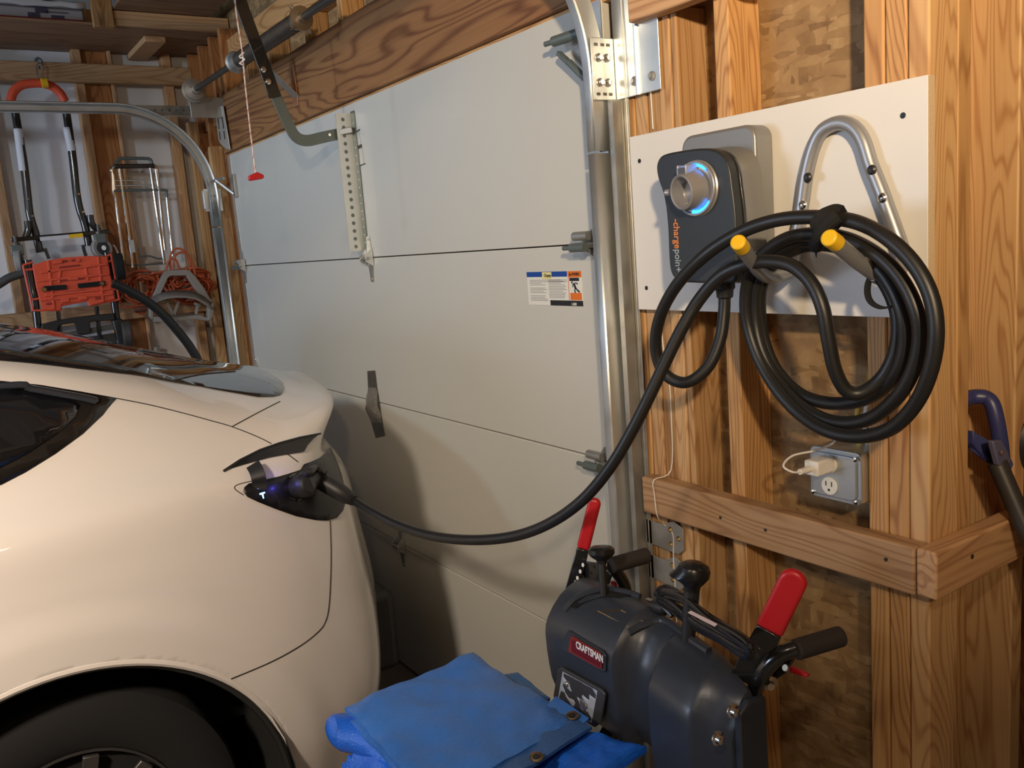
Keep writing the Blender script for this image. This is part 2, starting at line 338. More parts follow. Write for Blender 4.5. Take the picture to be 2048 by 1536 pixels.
# left wall: studs, boards and rails
for y0, y1, x, m in ((.372, .413, -4.862, 'pine_left_z'), (.790, .830, -4.862, 'pine_left_z'), (.832, .952, -4.895, 'pine_dark_z'), (.953, .968, -4.862, 'pine_left_z'), (1.208, 1.252, -4.862, 'pine_left_z'),
                     (1.380, 1.418, -4.87, 'pine_dark_z'), (-.05, -.01, -4.862, 'pine_left_z'), (-.46, -.42, -4.862, 'pine_left_z'), (-.87, -.83, -4.862, 'pine_left_z')):
    box('stud', m, (-4.934, y0, 0), (x, y1, 2.9), wall_left, .003)
box('stud', 'pine_pale_z', (-4.80, 1.268, 0), (-4.752, 1.312, 2.345), wall_left, .003)
box('rail', 'pine_left_y', (-4.860, -1.2, 2.538), (-4.822, 1.34, 2.628), wall_left, .004)
box('rail', 'pine_left_y', (-4.860, -1.2, 1.373), (-4.822, .436, 1.460), wall_left, .004)
box('rail', 'pine_left_y', (-4.860, .438, 1.375), (-4.822, 1.262, 1.462), wall_left, .004)
# studs of the wall behind the camera, and an unseen rack added for reflections
for i in range(8):
    box('stud', 'pine_z', (1.91, -4.2 + i * .81, 0), (1.999, -4.162 + i * .81, 2.95), wall_right, .003)
rk = thing('storage_rack', (1.7, -.4, 0), 'open storage rack of pale boards standing against the wall behind the camera', 'rack')
for z in (.35, .85, 1.35, 1.85): box('shelf_board', 'pine_pale_y', (1.45, -1.9, z), (1.88, 1.1, z + .035), rk, .002)
for y in (-1.9, -.4, 1.06):
    for x in (1.45, 1.84): box('post', 'pine_z', (x, y, 0), (x + .038, y + .038, 2.1), rk, .002)
box('plywood_panel', 'plywood_shelf', (-4.93, .905, 2.768), (-1.0, 1.326, 2.78), ceiling, 0)
for i in range(7):
    x = -1.55 + i * .41
    box('joist', 'pine_dark_y', (x, -4.5, 2.87), (x + .04, 2.6, 2.999), ceiling, .003)
    box('insulation_batt', plain('paper_faced_insulation', (.62, .58, .52), .8, noise=.4, nscale=22, bump=.6), (x + .045, -4.4, 2.96), (x + .405, 1.4, 2.995), ceiling, .01)
for i, (y, zc) in enumerate(((-.75, 0), (-.15, 0), (.45, 0), (-.75, .46), (-.15, .46))):  # unseen pale boxes, added as something bright for the car side to reflect
    bx = thing('storage_box', (1.2, y, zc), ['cream storage box nearest the back wall behind the camera', 'cream storage box in the middle behind the camera', 'cream storage box nearest the bay behind the camera', 'cream storage box stacked over the rearmost one', 'cream storage box stacked over the middle one'][i], 'box', 'storage boxes in front of the rack')
    cm = plain('cream_box', (.80, .72, .58), .5)
    MB().box((1.0, y - .26, zc + .002), (1.40, y + .26, zc + .40)).build('box_body', cm, bx, bev=.012)
    MB().box((.985, y - .275, zc + .40), (1.415, y + .275, zc + .445)).build('lid', cm, bx, bev=.008)
# overhead storage shelf against the left wall
t = thing('storage_shelf', (-4.6, .4, 2.7), 'plywood storage shelf hung under the roof along the left wall', 'shelf')
box('shelf_board', 'plywood_shelf', (-4.93, -1.2, 2.700), (-4.385, 1.415, 2.714), t, .001)
box('shelf_edge', 'pine_left_y', (-4.385, .905, 2.702), (-4.36, 1.415, 2.765), t, .003)
box('hanger_post', 'pine_z', (-4.385, .815, 2.688), (-4.345, .900, 2.995), t, .003)
box('cleat', 'pine_left_y', (-4.92, 1.055, 2.672), (-4.50, 1.15, 2.699), t, .003)
# ================================================================== garage door
door = tag(thing('door_1', (-3.0, 1.37, 0), None, None), kind='structure')
ZS = [.015, .5330, 1.0665, 1.6, 2.138]
for i in range(4):
    m = MB().box((-4.425, 1.350, ZS[i] + .0016), (-1.575, 1.392, ZS[i + 1] - .0016)).build('door_section', DOORM, door, bev=.0022)
    MB().box((-4.42, 1.3935, ZS[i] - .004), (-1.58, 1.395, ZS[i] + .006)).build('seal', BLKP, door)
for x0, x1 in ((-1.655, -1.5765), (-4.4235, -4.385)):
    for i in range(4):
        box('end_stile', GALV if i < 3 else GALV, (x0 + .045 if x0 > -2 else x0, 1.3475, ZS[i] + .004), (x1, 1.3498, ZS[i + 1] - .004), door, 0)
mb = MB()
for i in range(4):
    for k in range(4):
        z = ZS[i] + .07 + k * .13
        mb.lathe((-1.622, 1.3475, z), (0, -1, 0), [(0, .0028), (.0012, .002)], 6)
mb.build('rivets', GALVD, door, kind='stuff')
def hinge(x, z, s=1, roller=0, big=True):
    h = MB().prism([(x - .022, 1.3485, z), (x + .022, 1.3485, z), (x + .010, 1.3485, z + .075), (x - .010, 1.3485, z + .075)], (0, -.003, 0)).build('hinge_leaf', GALV, None)
    o = thing('hinge', (x, 1.345, z), None, None); par(o, door); par(h, o)
    MB().prism([(x - .020, 1.3485, z - .002), (x + .020, 1.3485, z - .002), (x + .007, 1.3485, z - .085), (x - .007, 1.3485, z - .085)], (0, -.004, 0)).build('hinge_leaf', GALVD, o)
    for sx in (-.024, .021):
        MB().prism([(x + sx, 1.347, z + .035), (x + sx, 1.347, z - .03), (x + sx, 1.318, z - .012), (x + sx, 1.316, z + .006)], (.003, 0, 0)).build('cheek', GALV, o)
    MB().lathe((x - .030, 1.325, z - .002), (1, 0, 0), [(0, .006), (.06, .006)], 10).build('pin', GALVD, o)
    for dz in (.066, -.076): MB().lathe((x, 1.346, z + dz), (0, -1, 0), [(0, .005), (.004, .0048)], 6).build('bolt', CHROME, o)
    if roller:
        MB().lathe((x - .075 * roller, 1.300, z - .006), (roller, 0, 0), [(0, .0055), (.030, .0055), (.0305, .011), (.085, .011)], 14).build('roller_stem', GREYM, o)
        MB().lathe((x - .045 * roller, 1.312, z + .020), (roller, 0, 0), [(0, .011), (.055, .011)], 14).build('barrel', GALVD, o)
    return o
for z in ZS[1:4]: hinge(-1.632, z, roller=1)
hinge(-4.375, 1.6, roller=-1); hinge(-4.375, 1.0665, roller=-1)
hinge(-2.905, 1.6); hinge(-2.885, .533)
# top roller carriers
o = thing('top_roller_bracket', (-1.63, 1.32, 2.03), None, None); par(o, door)
for k, (dx, dz) in enumerate(((0, 0), (.018, -.014), (.036, -.026))):
    MB().bar((-1.70 + dx, 1.318, 2.045 + dz), (-1.605 + dx * .3, 1.322, 1.965 + dz * .4), .012, .014, (0, 1, 0)).build('arm', GREYM, o, bev=.003)
MB().lathe((-1.725, 1.300, 2.068), (1, .1, 0), [(0, .006), (.028, .006), (.029, .012), (.12, .012)], 14).build('roller_stem', GREYM, o)
MB().box((-1.625, 1.325, 1.955), (-1.595, 1.349, 1.985)).build('foot', GALVD, o, bev=.002)
o = thing('top_roller_bracket', (-4.38, 1.32, 1.98), None, None); par(o, door)
MB().bar((-4.40, 1.27, 2.02), (-4.345, 1.335, 1.945), .014, .012).build('arm', GALVD, o, bev=.002)
MB().lathe((-4.45, 1.275, 2.02), (1, .12, 0), [(0, .008), (.12, .008)], 12).build('roller_stem', GALVD, o)
MB().box((-4.36, 1.335, 1.93), (-4.33, 1.3495, 2.04)).build('foot', GALVD, o, bev=.002)
# perforated centre strut
o = thing('centre_strut', (-2.93, 1.33, 1.62), None, None); par(o, door)
a0, a1 = atY(668, 226, 1.318), atY(701, 505, 1.318)
xs, zt, zb = -2.948, 2.105, 1.625
MB().box((xs, 1.290, zb), (xs + .0022, 1.3485, zt)).build('perforated_flange', GALV, o)
MB().box((xs + .0022, 1.3462, zb - .01), (xs + .034, 1.3485, zt + .004)).build('flat_flange', GREYM, o)  # same angle iron in a darker grey, standing in for shade on this leg
for k in range(17):
    MB().lathe((xs + .0022, 1.316, zb + .018 + k * .0275), (1, 0, 0), [(0, .0068), (.0004, .0068)], 12).build('hole', GREYM, o)
for k in range(16): MB().lathe((xs + .018, 1.3460, zb + .03 + k * .0275), (0, -1, 0), [(0, .0026), (.0005, .0026)], 8).build('hole', GALV, o)
# tape strips over the middle hinge, small barcode strip, warning sticker
TAPE = plain('grey_duct_tape', (.10, .095, .075), .35, .25, noise=.4, nscale=40, bump=.8)
P = [(735, 742), (750, 741), (754, 775), (760, 810), (764, 840), (770, 872), (752, 876), (742, 842), (731, 818), (737, 785)]
r0 = [atY(x, y, 1.3478) for x, y in P]
MB().prism(r0, (0, -.0012, 0)).build('duct_tape', TAPE, door)
rows = []
for i in range(9):
    f = i / 8; l, r = atY(737 + 8 * f - 8 * math.sin(f * 3.1), 775 + 70 * f, 1.3465), atY(752 + 12 * f + 2 * math.sin(f * 9), 775 + 70 * f, 1.3465)
    rows.append([l.lerp(r, j / 5) + Vector((0, -.012 * math.sin(math.pi * j / 5) * math.sin(math.pi * f) - random.random() * .004, 0)) for j in range(6)])
MB().grid(rows).build('duct_tape', plain('crumpled_tape', (.34, .32, .27), .22, .55, noise=.5, nscale=90, bump=1), door, fix=False, smooth=10)
SB = plain('sticker_black', (.012, .012, .012), .5)
for ya, yb, m in ((259, 332, plain('sticker_clear', (.50, .485, .44), .3)),):
    MB().prism([atY(708, 262, 1.3493), atY(717, 259, 1.3493), atY(729, 329, 1.3493), atY(720, 332, 1.3493)], (0, -.0004, 0)).build('barcode_strip', m, door)
for q in (((708, 266), (719, 258), (720, 260), (709, 268)), ((712, 293), (723, 288), (724, 295), (713, 300)), ((718, 331), (730, 326), (731, 328), (719, 333))):
    MB().prism([atY(x, y, 1.3488) for x, y in q], (0, -.0003, 0)).build('strip_mark', SB, door)
stk = MB().box((-1.940, 1.3488, 1.449), (-1.706, 1.3497, 1.536)).build('warning_sticker', plain('sticker_white', (.74, .74, .68), .4), door)
SY = 1.3486
def sq(x0, z0, x1, z1, m, n='print_block', y=SY): MB().box((-1.940 + x0 * .234, y - .0002, 1.449 + z0 * .087), (-1.940 + x1 * .234, y, 1.449 + z1 * .087)).build(n, m, stk)
SBL = plain('sticker_blue', (.01, .06, .30), .4); SOR = plain('sticker_orange', (.72, .17, .02), .4); SYE = plain('sticker_yellow', (.75, .68, .30), .4); SGR = plain('sticker_grey_print', (.30, .30, .28), .5)
sq(0, .845, .755, 1, SBL); sq(.30, .78, .475, .985, SYE, y=SY - .0003); sq(.765, .82, 1, 1, SOR); sq(.79, .17, .985, .38, SOR); sq(.765, .17, .775, .82, SOR); sq(.79, .715, .955, .81, SB)
sq(.42, 0, 1, .155, SB)
text('WARNING', .0105, (-1.940 + .835 * .234, SY - .0004, 1.449 + .91 * .087), (1, 0, 0), (0, 0, 1), SB, stk, sx=.62)
text('Clopay', .011, (-1.940 + .335 * .234, SY - .0007, 1.449 + .885 * .087), (1, 0, 0), (0, 0, 1), SB, stk, bold=.0002)
MB().prism([(-1.940 + .785 * .234, SY - .0003, 1.449 + .87 * .087), (-1.940 + .83 * .234, SY - .0003, 1.449 + .87 * .087), (-1.940 + .807 * .234, SY - .0003, 1.449 + .96 * .087)], (0, -.0002, 0)).build('triangle', SB, stk)
mb = MB()
def seg(a, b, w_): mb.bar((-1.940 + a[0] * .234, SY - .0003, 1.449 + a[1] * .087), (-1.940 + b[0] * .234, SY - .0003, 1.449 + b[1] * .087), .0003, w_, (0, -1, 0)) if False else mb.bar((-1.940 + a[0] * .234, SY - .0003, 1.449 + a[1] * .087), (-1.940 + b[0] * .234, SY - .0003, 1.449 + b[1] * .087), w_, .0003, (0, -1, 0))
seg((.865, .66), (.885, .52), .007); seg((.885, .54), (.87, .42), .004); seg((.87, .42), (.885, .39), .0045); seg((.885, .54), (.915, .46), .004); seg((.915, .46), (.955, .40), .0045)
seg((.85, .64), (.84, .54), .003); seg((.89, .67), (.93, .63), .003); seg((.825, .69), (.84, .66), .006)
mb.build('falling_figure', SB, stk)
mb = MB()
for k in range(14):
    z = .74 - k * .047; w_ = random.uniform(.22, .34)
    for x0 in (.05, .41):
        if x0 > .3 and z < .2 or k % 5 == 4 and x0 < .3: continue
        w2 = (.70 if (k < 2 and x0 < .3) else w_)
        mb.box((-1.940 + x0 * .234, SY - .0002, 1.449 + z * .087), (-1.940 + min(x0 + w2, .745) * .234, SY, 1.449 + (z + .018) * .087))
mb.build('print_lines', SGR, stk, kind='stuff')
text('1-800', .010, (-1.940 + .80 * .234, SY - .0004, 1.449 + .05 * .087), (1, 0, 0), (0, 0, 1), WHT, stk, sx=.9)
# ------------------------------------------------------------------ tracks
def track(name, X, sgn, yc, label):
    t = thing(name, (X, yc + .4, 0), label, 'door track', 'garage door tracks')
    zc, R0, R1 = 1.955, .380, .425
    prof = [(R0 + .006, .024), (R0 + .001, .026), (R0, .022), (R0, .003), (R0 + .003, 0), (R1 - .003, 0), (R1, .003), (R1, .022), (R1 - .003, .027), (R1 - .010, .026)]
    rows = [[(X + sgn * u, yc + r, z) for r, u in prof] for z in (.02, .6, 1.2, 1.795)]
    v = MB().grid(rows).build('vertical_track', GALV, t, fix=False, smooth=18); v.modifiers.new('s', 'SOLIDIFY').thickness = .0018
    rows = [[(X + sgn * u, yc + r, z) for r, u in prof] for z in (1.800, 1.95)]
    for k in range(0, 25):
        a = math.pi / 2 * k / 24; rows.append([(X + sgn * u, yc + r * math.cos(a), zc + r * math.sin(a)) for r, u in prof])
    rows += [[(X + sgn * u, y, zc + r) for r, u in prof] for y in (.5, -.3, -1.2)]
    c = MB().grid(rows).build('curved_track', GALV, t, fix=False, smooth=18); c.modifiers.new('s', 'SOLIDIFY').thickness = .0018
    return t
TR = track('garage_door_track', -1.517, -1, .878, 'bright galvanised right-hand track of the garage door beside the mounting board')
TL = track('garage_door_track', -4.468, 1, .862, 'curved galvanised left-hand track of the garage door near the dollies')
# flag bracket on the right track
def holes(o, pts, r, dirn, mat=DARKM, name='slot'):
    for p in pts: MB().lathe(p, dirn, [(0, r), (.0005, r)], 10).build(name, mat, o)
fb = thing('flag_bracket', (-1.5, 1.3, 1.98), None, None); par(fb, TR)
MB().box((-1.5135, 1.258, 1.905), (-1.510, 1.322, 2.035)).build('side_plate', GALV, fb, bev=.004)
MB().box((-1.512, 1.322, 1.905), (-1.372, 1.3255, 2.32)).build('wall_plate', GALV, fb, bev=.006)
MB().lathe((-1.437, 1.3215, 1.905), (0, 0, 1), [(0, .006), (.41, .006)], 10).build('rib', GALV, fb)
for y in (1.278, 1.300):
    for z in (1.942, 1.993):
        MB().lathe((-1.5095, y, z), (1, 0, 0), [(0, .009), (.002, .009), (.003, .0065), (.008, .0055)], 12).build('bolt', CHROME, fb)
for z in (1.918, 2.020):
    for y in (1.272, 1.290, 1.306): MB().box((-1.5098, y - .005, z - .003), (-1.5092, y + .005, z + .003)).build('slot', DARKM, fb)
for x in (-1.449, -1.395): MB().lathe((x, 1.3215, 1.935), (0, -1, 0), [(0, .010), (.002, .010), (.004, .006), (.008, .005)], 8).build('bolt', GALVD, fb)
MB().box((-1.492, 1.3255, .02), (-1.476, 1.3275, 1.905)).build('jamb_angle', GALVD, TR)
MB().box((-1.509, 1.295, .02), (-1.4935, 1.3265, 1.905)).build('angle_leg', GALVD, TR)
tube('lift_cable', GALVD, [(-1.478, 1.318, .1), (-1.474, 1.318, 2.35)], .0016, TR, 6)
MB().box((-1.503, 1.328, 1.905), (-1.488, 1.3295, 2.6)).build('upper_plate', GALVD, TR)
for z in (.93, .845, .60):
    o = MB().prism([(-1.508, 1.3255, z - .03), (-1.39, 1.3255, z - .035), (-1.372, 1.3255, z - .02), (-1.372, 1.3255, z + .03), (-1.40, 1.3255, z + .042), (-1.44, 1.3255, z + .025), (-1.508, 1.3255, z + .028)], (0, .003, 0)).build('jamb_bracket', GALVD, TR, bev=.001)
    for dx, dz in ((.0, .02), (0, -.015), (.025, .004)):
        MB().lathe((-1.412 + dx, 1.3255, z + dz), (0, -1, 0), [(0, .007), (.002, .006), (.005, .0028)], 6).build('bolt', plain('brass_screw', (.6, .45, .22), .35, 1), TR)
# brackets on the left track
o = thing('flag_bracket', (-4.46, 1.32, 2.2), None, None); par(o, TL)
pa = [atY(x, y, 1.318) for x, y in ((428, 211), (446, 212), (460, 299), (452, 298), (441, 288), (437, 280))]
MB().prism(pa, (0, .003, 0)).build('wall_plate', plain('white_zinc', (.62, .61, .56), .4, .6), o, bev=.001)
for u, v in ((437, 246), (446, 245), (440, 271), (449, 270)):
    q = atY(u, v, 1.3175); MB().box((q.x - .010, 1.3172, q.z - .028 * (1 if v < 260 else .7)), (q.x + .006, 1.3178, q.z + .028 * (1 if v < 260 else .7))).build('slot', DARKM, o)
MB().box((-4.475, 1.225, 1.875), (-4.470, 1.31, 1.985)).build('splice_plate', GALV, o, bev=.002)
MB().box((-4.470, 1.212, 1.885), (-4.44, 1.222, 1.975)).build('splice_flange', GALV, o, bev=.002)
for y in (1.253, 1.273):
    for z in (1.915, 1.95): MB().lathe((-4.466, y, z), (1, 0, 0), [(0, .006), (.005, .0055)], 8).build('bolt', GALVD, o)
p0, p1 = atX(278, 218, -4.53), atX(446, 229, -4.53)
ang = thing('perforated_angle', (-4.53, 1.1, p0.z), None, None); par(ang, TL)
MB().box((-4.532, .98, p0.z - .032), (-4.529, 1.40, p0.z + .018)).build('upright_leg', GALVD, ang)
MB().box((-4.532, .98, p0.z - .034), (-4.505, 1.40, p0.z - .031)).build('flat_leg', GALV, ang)
for k in range(12): MB().lathe((-4.5288, .998 + k * .033, p0.z - .004), (1, 0, 0), [(0, .006), (.0006, .006)], 8).build('hole', CHROME if k % 3 == 1 else GREYM, ang)
# ------------------------------------------------------------------ torsion spring
t = thing('torsion_spring_shaft', (-4.3, 1.2, 2.42), 'dark steel torsion spring shaft with cable drum above the garage door', 'door spring')
SA = Vector((-4.33, 1.195, 2.418)); SZ = 2.405
tube('shaft', DARKM, [(-4.36, 1.195, 2.418), (-1.4, 1.195, 2.392)], .0125, t, 14)
MB().lathe((-4.315, 1.195, 2.418), (1, 0, 0), [(0, .03), (.004, .054), (.012, .054), (.014, .046), (.030, .044), (.033, .032), (.036, .022), (.06, .020), (.062, .0135)], 28).build('cable_drum', GALVD, t)
MB().box((-4.335, 1.175, 2.30), (-4.326, 1.345, 2.395)).build('end_bracket', GALVD, t, bev=.002)
pts = []
for k in range(62 * 10):
    a = 2 * math.pi * k / 10; f = k / 620; pts.append((-3.60 + .62 * f, 1.195 + .0285 * math.cos(a), 2.41 - .006 * f + .0285 * math.sin(a)))
MB().lathe((-3.60, 1.195, 2.411), (1, 0, -.009), [(0, .028), (.62, .028)], 24).build('spring', DARKM, t)
mb = MB()
for k in range(72): 
    mb.lathe((-3.60 + k * .0086, 1.195, 2.411 - k * .0000775), (1, 0, 0), [(0, .0275), (.002, .0302), (.0062, .0302), (.008, .0275)], 24)
mb.build('spring_coils', DARKM, t, kind='stuff')
MB().lathe((-3.655, 1.195, 2.4115), (1, 0, 0), [(0, .042), (.006, .044), (.012, .036), (.05, .030), (.06, .027)], 20).build('spring_cone', GALVD, t)
MB().lathe((-2.98, 1.195, 2.406), (1, 0, 0), [(0, .027), (.03, .031), (.05, .030), (.052, .040), (.062, .040), (.064, .018), (.09, .017)], 20).build('spring_cone', plain('brassy_steel', (.42, .36, .28), .4, 1), t)
for a in (0.7, 2.3, 3.9, 5.3):
    MB().lathe((-2.925, 1.195 + .032 * math.cos(a), 2.406 + .032 * math.sin(a)), (0, math.cos(a), math.sin(a)), [(0, .007), (.014, .007), (.015, .005), (.022, .005)], 8).build('set_screw', plain('brassy_steel', (.42, .36, .28), .4, 1), t)
MB().prism([(-3.41, 1.20, 2.36), (-3.36, 1.20, 2.36), (-3.36, 1.331, 2.23), (-3.41, 1.331, 2.23)], (0, 0, .004)).build('anchor_plate', GALVD, t)
MB().box((-3.43, 1.327, 2.20), (-3.375, 1.3315, 2.36)).build('anchor_foot', plain('rusty_bracket', (.35, .17, .09), .5, .4), t, bev=.002)
for dx in (-.012, .012): MB().box((-3.4025 + dx - .005, 1.3262, 2.215), (-3.4025 + dx + .005, 1.3268, 2.30)).build('slot', plain('slot_wood', (.2, .08, .03), .7), t)
# ------------------------------------------------------------------ opener arm, cord
t = thing('door_opener', (-2.95, 1.31, 2.04), 'garage door opener linkage with a dark bent arm bolted to the door strut', 'door opener')
ctr = [atX(x, y, -2.962) for x, y in ((690, 266), (668, 270), (640, 276), (618, 281), (601, 279), (588, 269), (577, 248), (565, 222), (545, 176))]
ctr = spline(ctr, 5)
def flatbar(pts, w_, th, X, nrm=(1, 0, 0)):
    rows = []
    for i, p in enumerate(pts):
        d = (pts[min(i + 1, len(pts) - 1)] - pts[max(i - 1, 0)]).normalized(); sd = d.cross(Vector(nrm)).normalized() * w_ / 2; n = Vector(nrm) * th / 2
        rows.append([p + sd + n, p - sd + n, p - sd - n, p + sd - n])
    mb = MB().grid(rows, closed=True); k = len(mb.v); mb.f += [(0, 1, 2, 3), (k - 1, k - 2, k - 3, k - 4)]; return mb
flatbar(ctr, .038, .006, -2.962).build('curved_arm', GREYM, t, bev=.001)
st_ = [atX(x, y, -2.955) for x, y in ((550, 195), (535, 150), (505, 70), (472, -20), (430, -130))]
flatbar(spline(st_, 3), .043, .006, -2.955).build('straight_arm', BLKM, t, bev=.001)
for x, y in ((526, 139), (536, 163), (686, 264), (658, 270)):
    q = atX(x, y, -2.951 if x < 600 else -2.958); MB().lathe(q, (1, 0, 0), [(0, .010 if x != 658 else .005), (.003, .010 if x != 658 else .005), (.004, .006), (.007, .005)], 12).build('bolt', CHROME, t)
MB().box((-3.06, -1.6, 2.60), (-2.90, 1.10, 2.64)).build('rail', GREYM, t, bev=.002)
MB().bar((-2.955, 1.305, 2.040), (-2.925, 1.34, 2.045), .02, .02).build('clevis', GALVD, t, bev=.002)
t = thing('release_cord', (-2.6, .87, 1.87), 'red and white release cord with a red pull handle', 'pull cord')
cc = [atX(*p, -2.6) for p in ((468, -60), (472, 20), (484, 100), (490, 165), (497, 230), (504, 290), (511, 347))]
CORDM = plain('cord_pink', (.60, .20, .20), .7)
tube('cord', plain('cord_white', (.75, .66, .62), .8), spline(cc, 6), .0022, t, 6)
sp = spline(cc, 40); m1 = []
for i, p in enumerate(sp): m1.append(p + Vector((0, math.cos(i * .42), math.sin(i * .42) * .0) ) * .0017 + Vector((math.sin(i * .42) * .0017, 0, 0)))
tube('red_strand', CORDM, m1, .0013, t, 5)
tube('knot', plain('cord_white', (.75, .66, .62), .8), spline([atX(484 + 4 * math.cos(a * 1.3), 105 + a * 3.0, -2.6) + Vector((.006 * math.sin(a * 1.7), 0, 0)) for a in range(0, 11)], 5), .0022, t, 6)
hp = [atX(x, y, -2.6) for x, y in ((497, 352), (507, 347), (514, 344), (520, 347), (527, 350), (528, 355), (524, 358), (499, 362), (496, 358))]
MB().prism([p + Vector((-.006, 0, 0)) for p in hp], (.012, 0, 0)).build('pull_handle', RED, t, bev=.003)
q = atX(743, 0, -2.2)
t = thing('opener_bracket_box', (-2.2, 1.15, 2.4), 'beige plastic box at the top of the frame above the header', 'box')
MB().box((-2.42, 1.17, 2.395), (-2.12, 1.27, 2.47)).build('housing', plain('beige_plastic', (.52, .44, .33), .5), t, bev=.008)
# ================================================================== the car
CX = -2.95
GRID = {
0: [(0, -3.55, .25), (.75, -3.35, .25), (.90, -2.8, .24), (.90, -2.2, .24), (.90, -1.5, .24), (.90, -.8, .24), (.90, -.2, .24), (.90, .15, .24), (.90, .45, .24), (.86, .68, .25), (.78, .84, .26), (.62, .93, .27), (.35, 1.0, .27), (0, 1.03, .27)],
1: [(0, -3.6, 0.42), (0.78, -3.4, 0.42), (0.94, -2.8, 0.42), (0.935, -2.2, 0.42), (0.93, -1.5, 0.42), (0.93, -0.8, 0.42), (0.935, -0.2, 0.42), (0.945, 0.15, 0.42), (0.935, 0.45, 0.42), (0.91, 0.68, 0.43), (0.84, 0.86, 0.44), (0.68, 0.95, 0.45), (0.38, 1.05, 0.45), (0, 1.1, 0.45)],
2: [(0, -3.6, 0.6), (0.8, -3.4, 0.6), (0.955, -2.8, 0.62), (0.95, -2.2, 0.62), (0.94, -1.5, 0.62), (0.94, -0.8, 0.62), (0.95, -0.2, 0.62), (0.955, 0.15, 0.62), (0.95, 0.45, 0.62), (0.925, 0.68, 0.62), (0.85, 0.862, 0.62), (0.69, 0.955, 0.63), (0.4, 1.065, 0.63), (0, 1.125, 0.63)],
3: [(0, -3.57, 0.7), (0.78, -3.35, 0.72), (0.955, -2.8, 0.8), (0.95, -2.2, 0.8), (0.945, -1.5, 0.8), (0.945, -0.8, 0.81), (0.955, -0.2, 0.83), (0.96, 0.15, 0.84), (0.95, 0.45, 0.83), (0.918, 0.68, 0.82), (0.838, 0.845, 0.82), (0.68, 0.935, 0.82), (0.4, 1.04, 0.82), (0, 1.1, 0.82)],
4: [(0, -3.53, 0.76), (0.75, -3.3, 0.79), (0.94, -2.8, 0.87), (0.94, -2.2, 0.9), (0.94, -1.5, 0.91), (0.945, -0.8, 0.94), (0.95, -0.2, 0.97), (0.95, 0.15, 0.985), (0.935, 0.45, 0.985), (0.895, 0.68, 0.965), (0.812, 0.825, 0.965), (0.665, 0.915, 0.985), (0.4, 1.01, 0.99), (0, 1.06, 0.99)],
5: [(0, -3.48, 0.8), (0.7, -3.26, 0.84), (0.91, -2.8, 0.92), (0.925, -2.2, 0.96), (0.93, -1.5, 0.99), (0.932, -0.8, 1.03), (0.93, -0.2, 1.075), (0.926, 0.15, 1.095), (0.905, 0.45, 1.1), (0.865, 0.665, 1.09), (0.785, 0.79, 1.085), (0.64, 0.87, 1.105), (0.4, 0.945, 1.115), (0, 1.01, 1.115)],
6: [(0, -3.42, 0.83), (0.62, -3.2, 0.87), (0.85, -2.8, 0.965), (0.86, -2.2, 1.0), (0.87, -1.5, 1.05), (0.87, -0.8, 1.1), (0.858, -0.2, 1.15), (0.845, 0.15, 1.18), (0.83, 0.45, 1.175), (0.795, 0.65, 1.17), (0.735, 0.8, 1.176), (0.62, 0.912, 1.195), (0.4, 1.002, 1.202), (0, 1.09, 1.207)],
7: [(0, -3.36, 0.85), (0.55, -3.15, 0.89), (0.75, -2.8, 1.0), (0.8, -2.2, 1.08), (0.8, -1.5, 1.25), (0.798, -0.8, 1.29), (0.79, -0.2, 1.295), (0.78, 0.15, 1.285), (0.765, 0.45, 1.245), (0.728, 0.63, 1.224), (0.66, 0.755, 1.223), (0.555, 0.845, 1.232), (0.36, 0.925, 1.24), (0, 0.99, 1.243)],
8: [(0, -3.3, 0.87), (0.45, -3.1, 0.905), (0.66, -2.8, 1.015), (0.72, -2.15, 1.17), (0.71, -1.5, 1.43), (0.722, -0.8, 1.445), (0.722, -0.2, 1.43), (0.715, 0.15, 1.385), (0.695, 0.43, 1.312), (0.655, 0.585, 1.272), (0.595, 0.69, 1.262), (0.5, 0.755, 1.266), (0.33, 0.815, 1.274), (0, 0.86, 1.278)],
9: [(0, -3.22, .89), (.35, -3.05, .92), (.55, -2.8, 1.025), (.60, -2.1, 1.27), (.60, -1.5, 1.53), (.615, -.8, 1.525), (.620, -.2, 1.505), (.615, .12, 1.446), (.595, .38, 1.374), (.555, .50, 1.335), (.50, .58, 1.315), (.40, .64, 1.312), (.25, .69, 1.316), (0, .71, 1.320)],
10: [(0, -3.12, .92), (.20, -3.0, .945), (.30, -2.8, 1.04), (.33, -2.1, 1.33), (.33, -1.5, 1.60), (.33, -.8, 1.585), (.33, -.2, 1.555), (.33, .08, 1.505), (.33, .28, 1.455), (.32, .38, 1.427), (.28, .44, 1.408), (.20, .48, 1.397), (.10, .50, 1.392), (0, .51, 1.390)],
11: [(0, -3.0, .95), (0, -2.95, .965), (0, -2.8, 1.05), (0, -2.1, 1.35), (0, -1.5, 1.615), (0, -.8, 1.60), (0, -.2, 1.57), (0, 0, 1.540), (0, .10, 1.517), (0, .17, 1.50), (0, .23, 1.484), (0, .28, 1.470), (0, .32, 1.455), (0, .36, 1.442)]}
G = np.array([GRID[i] for i in range(12)], float)
def cr(A, ax, k):
    A = np.moveaxis(A, ax, 0); n = len(A); out = []
    for i in range(n - 1):
        a, b, c, d = A[max(i - 1, 0)], A[i], A[i + 1], A[min(i + 2, n - 1)]
        if i == 0: a = 2 * b - c
        if i == n - 2: d = 2 * c - b
        for s_ in range(k):
            t = s_ / k; out.append(.5 * ((2 * b) + (c - a) * t + (2 * a - 5 * b + 4 * c - d) * t * t + (3 * b - a - 3 * c + d) * t ** 3))
    out.append(A[-1]); return np.moveaxis(np.array(out), 0, ax)
K = 18
Q = cr(cr(G, 0, K), 1, K)
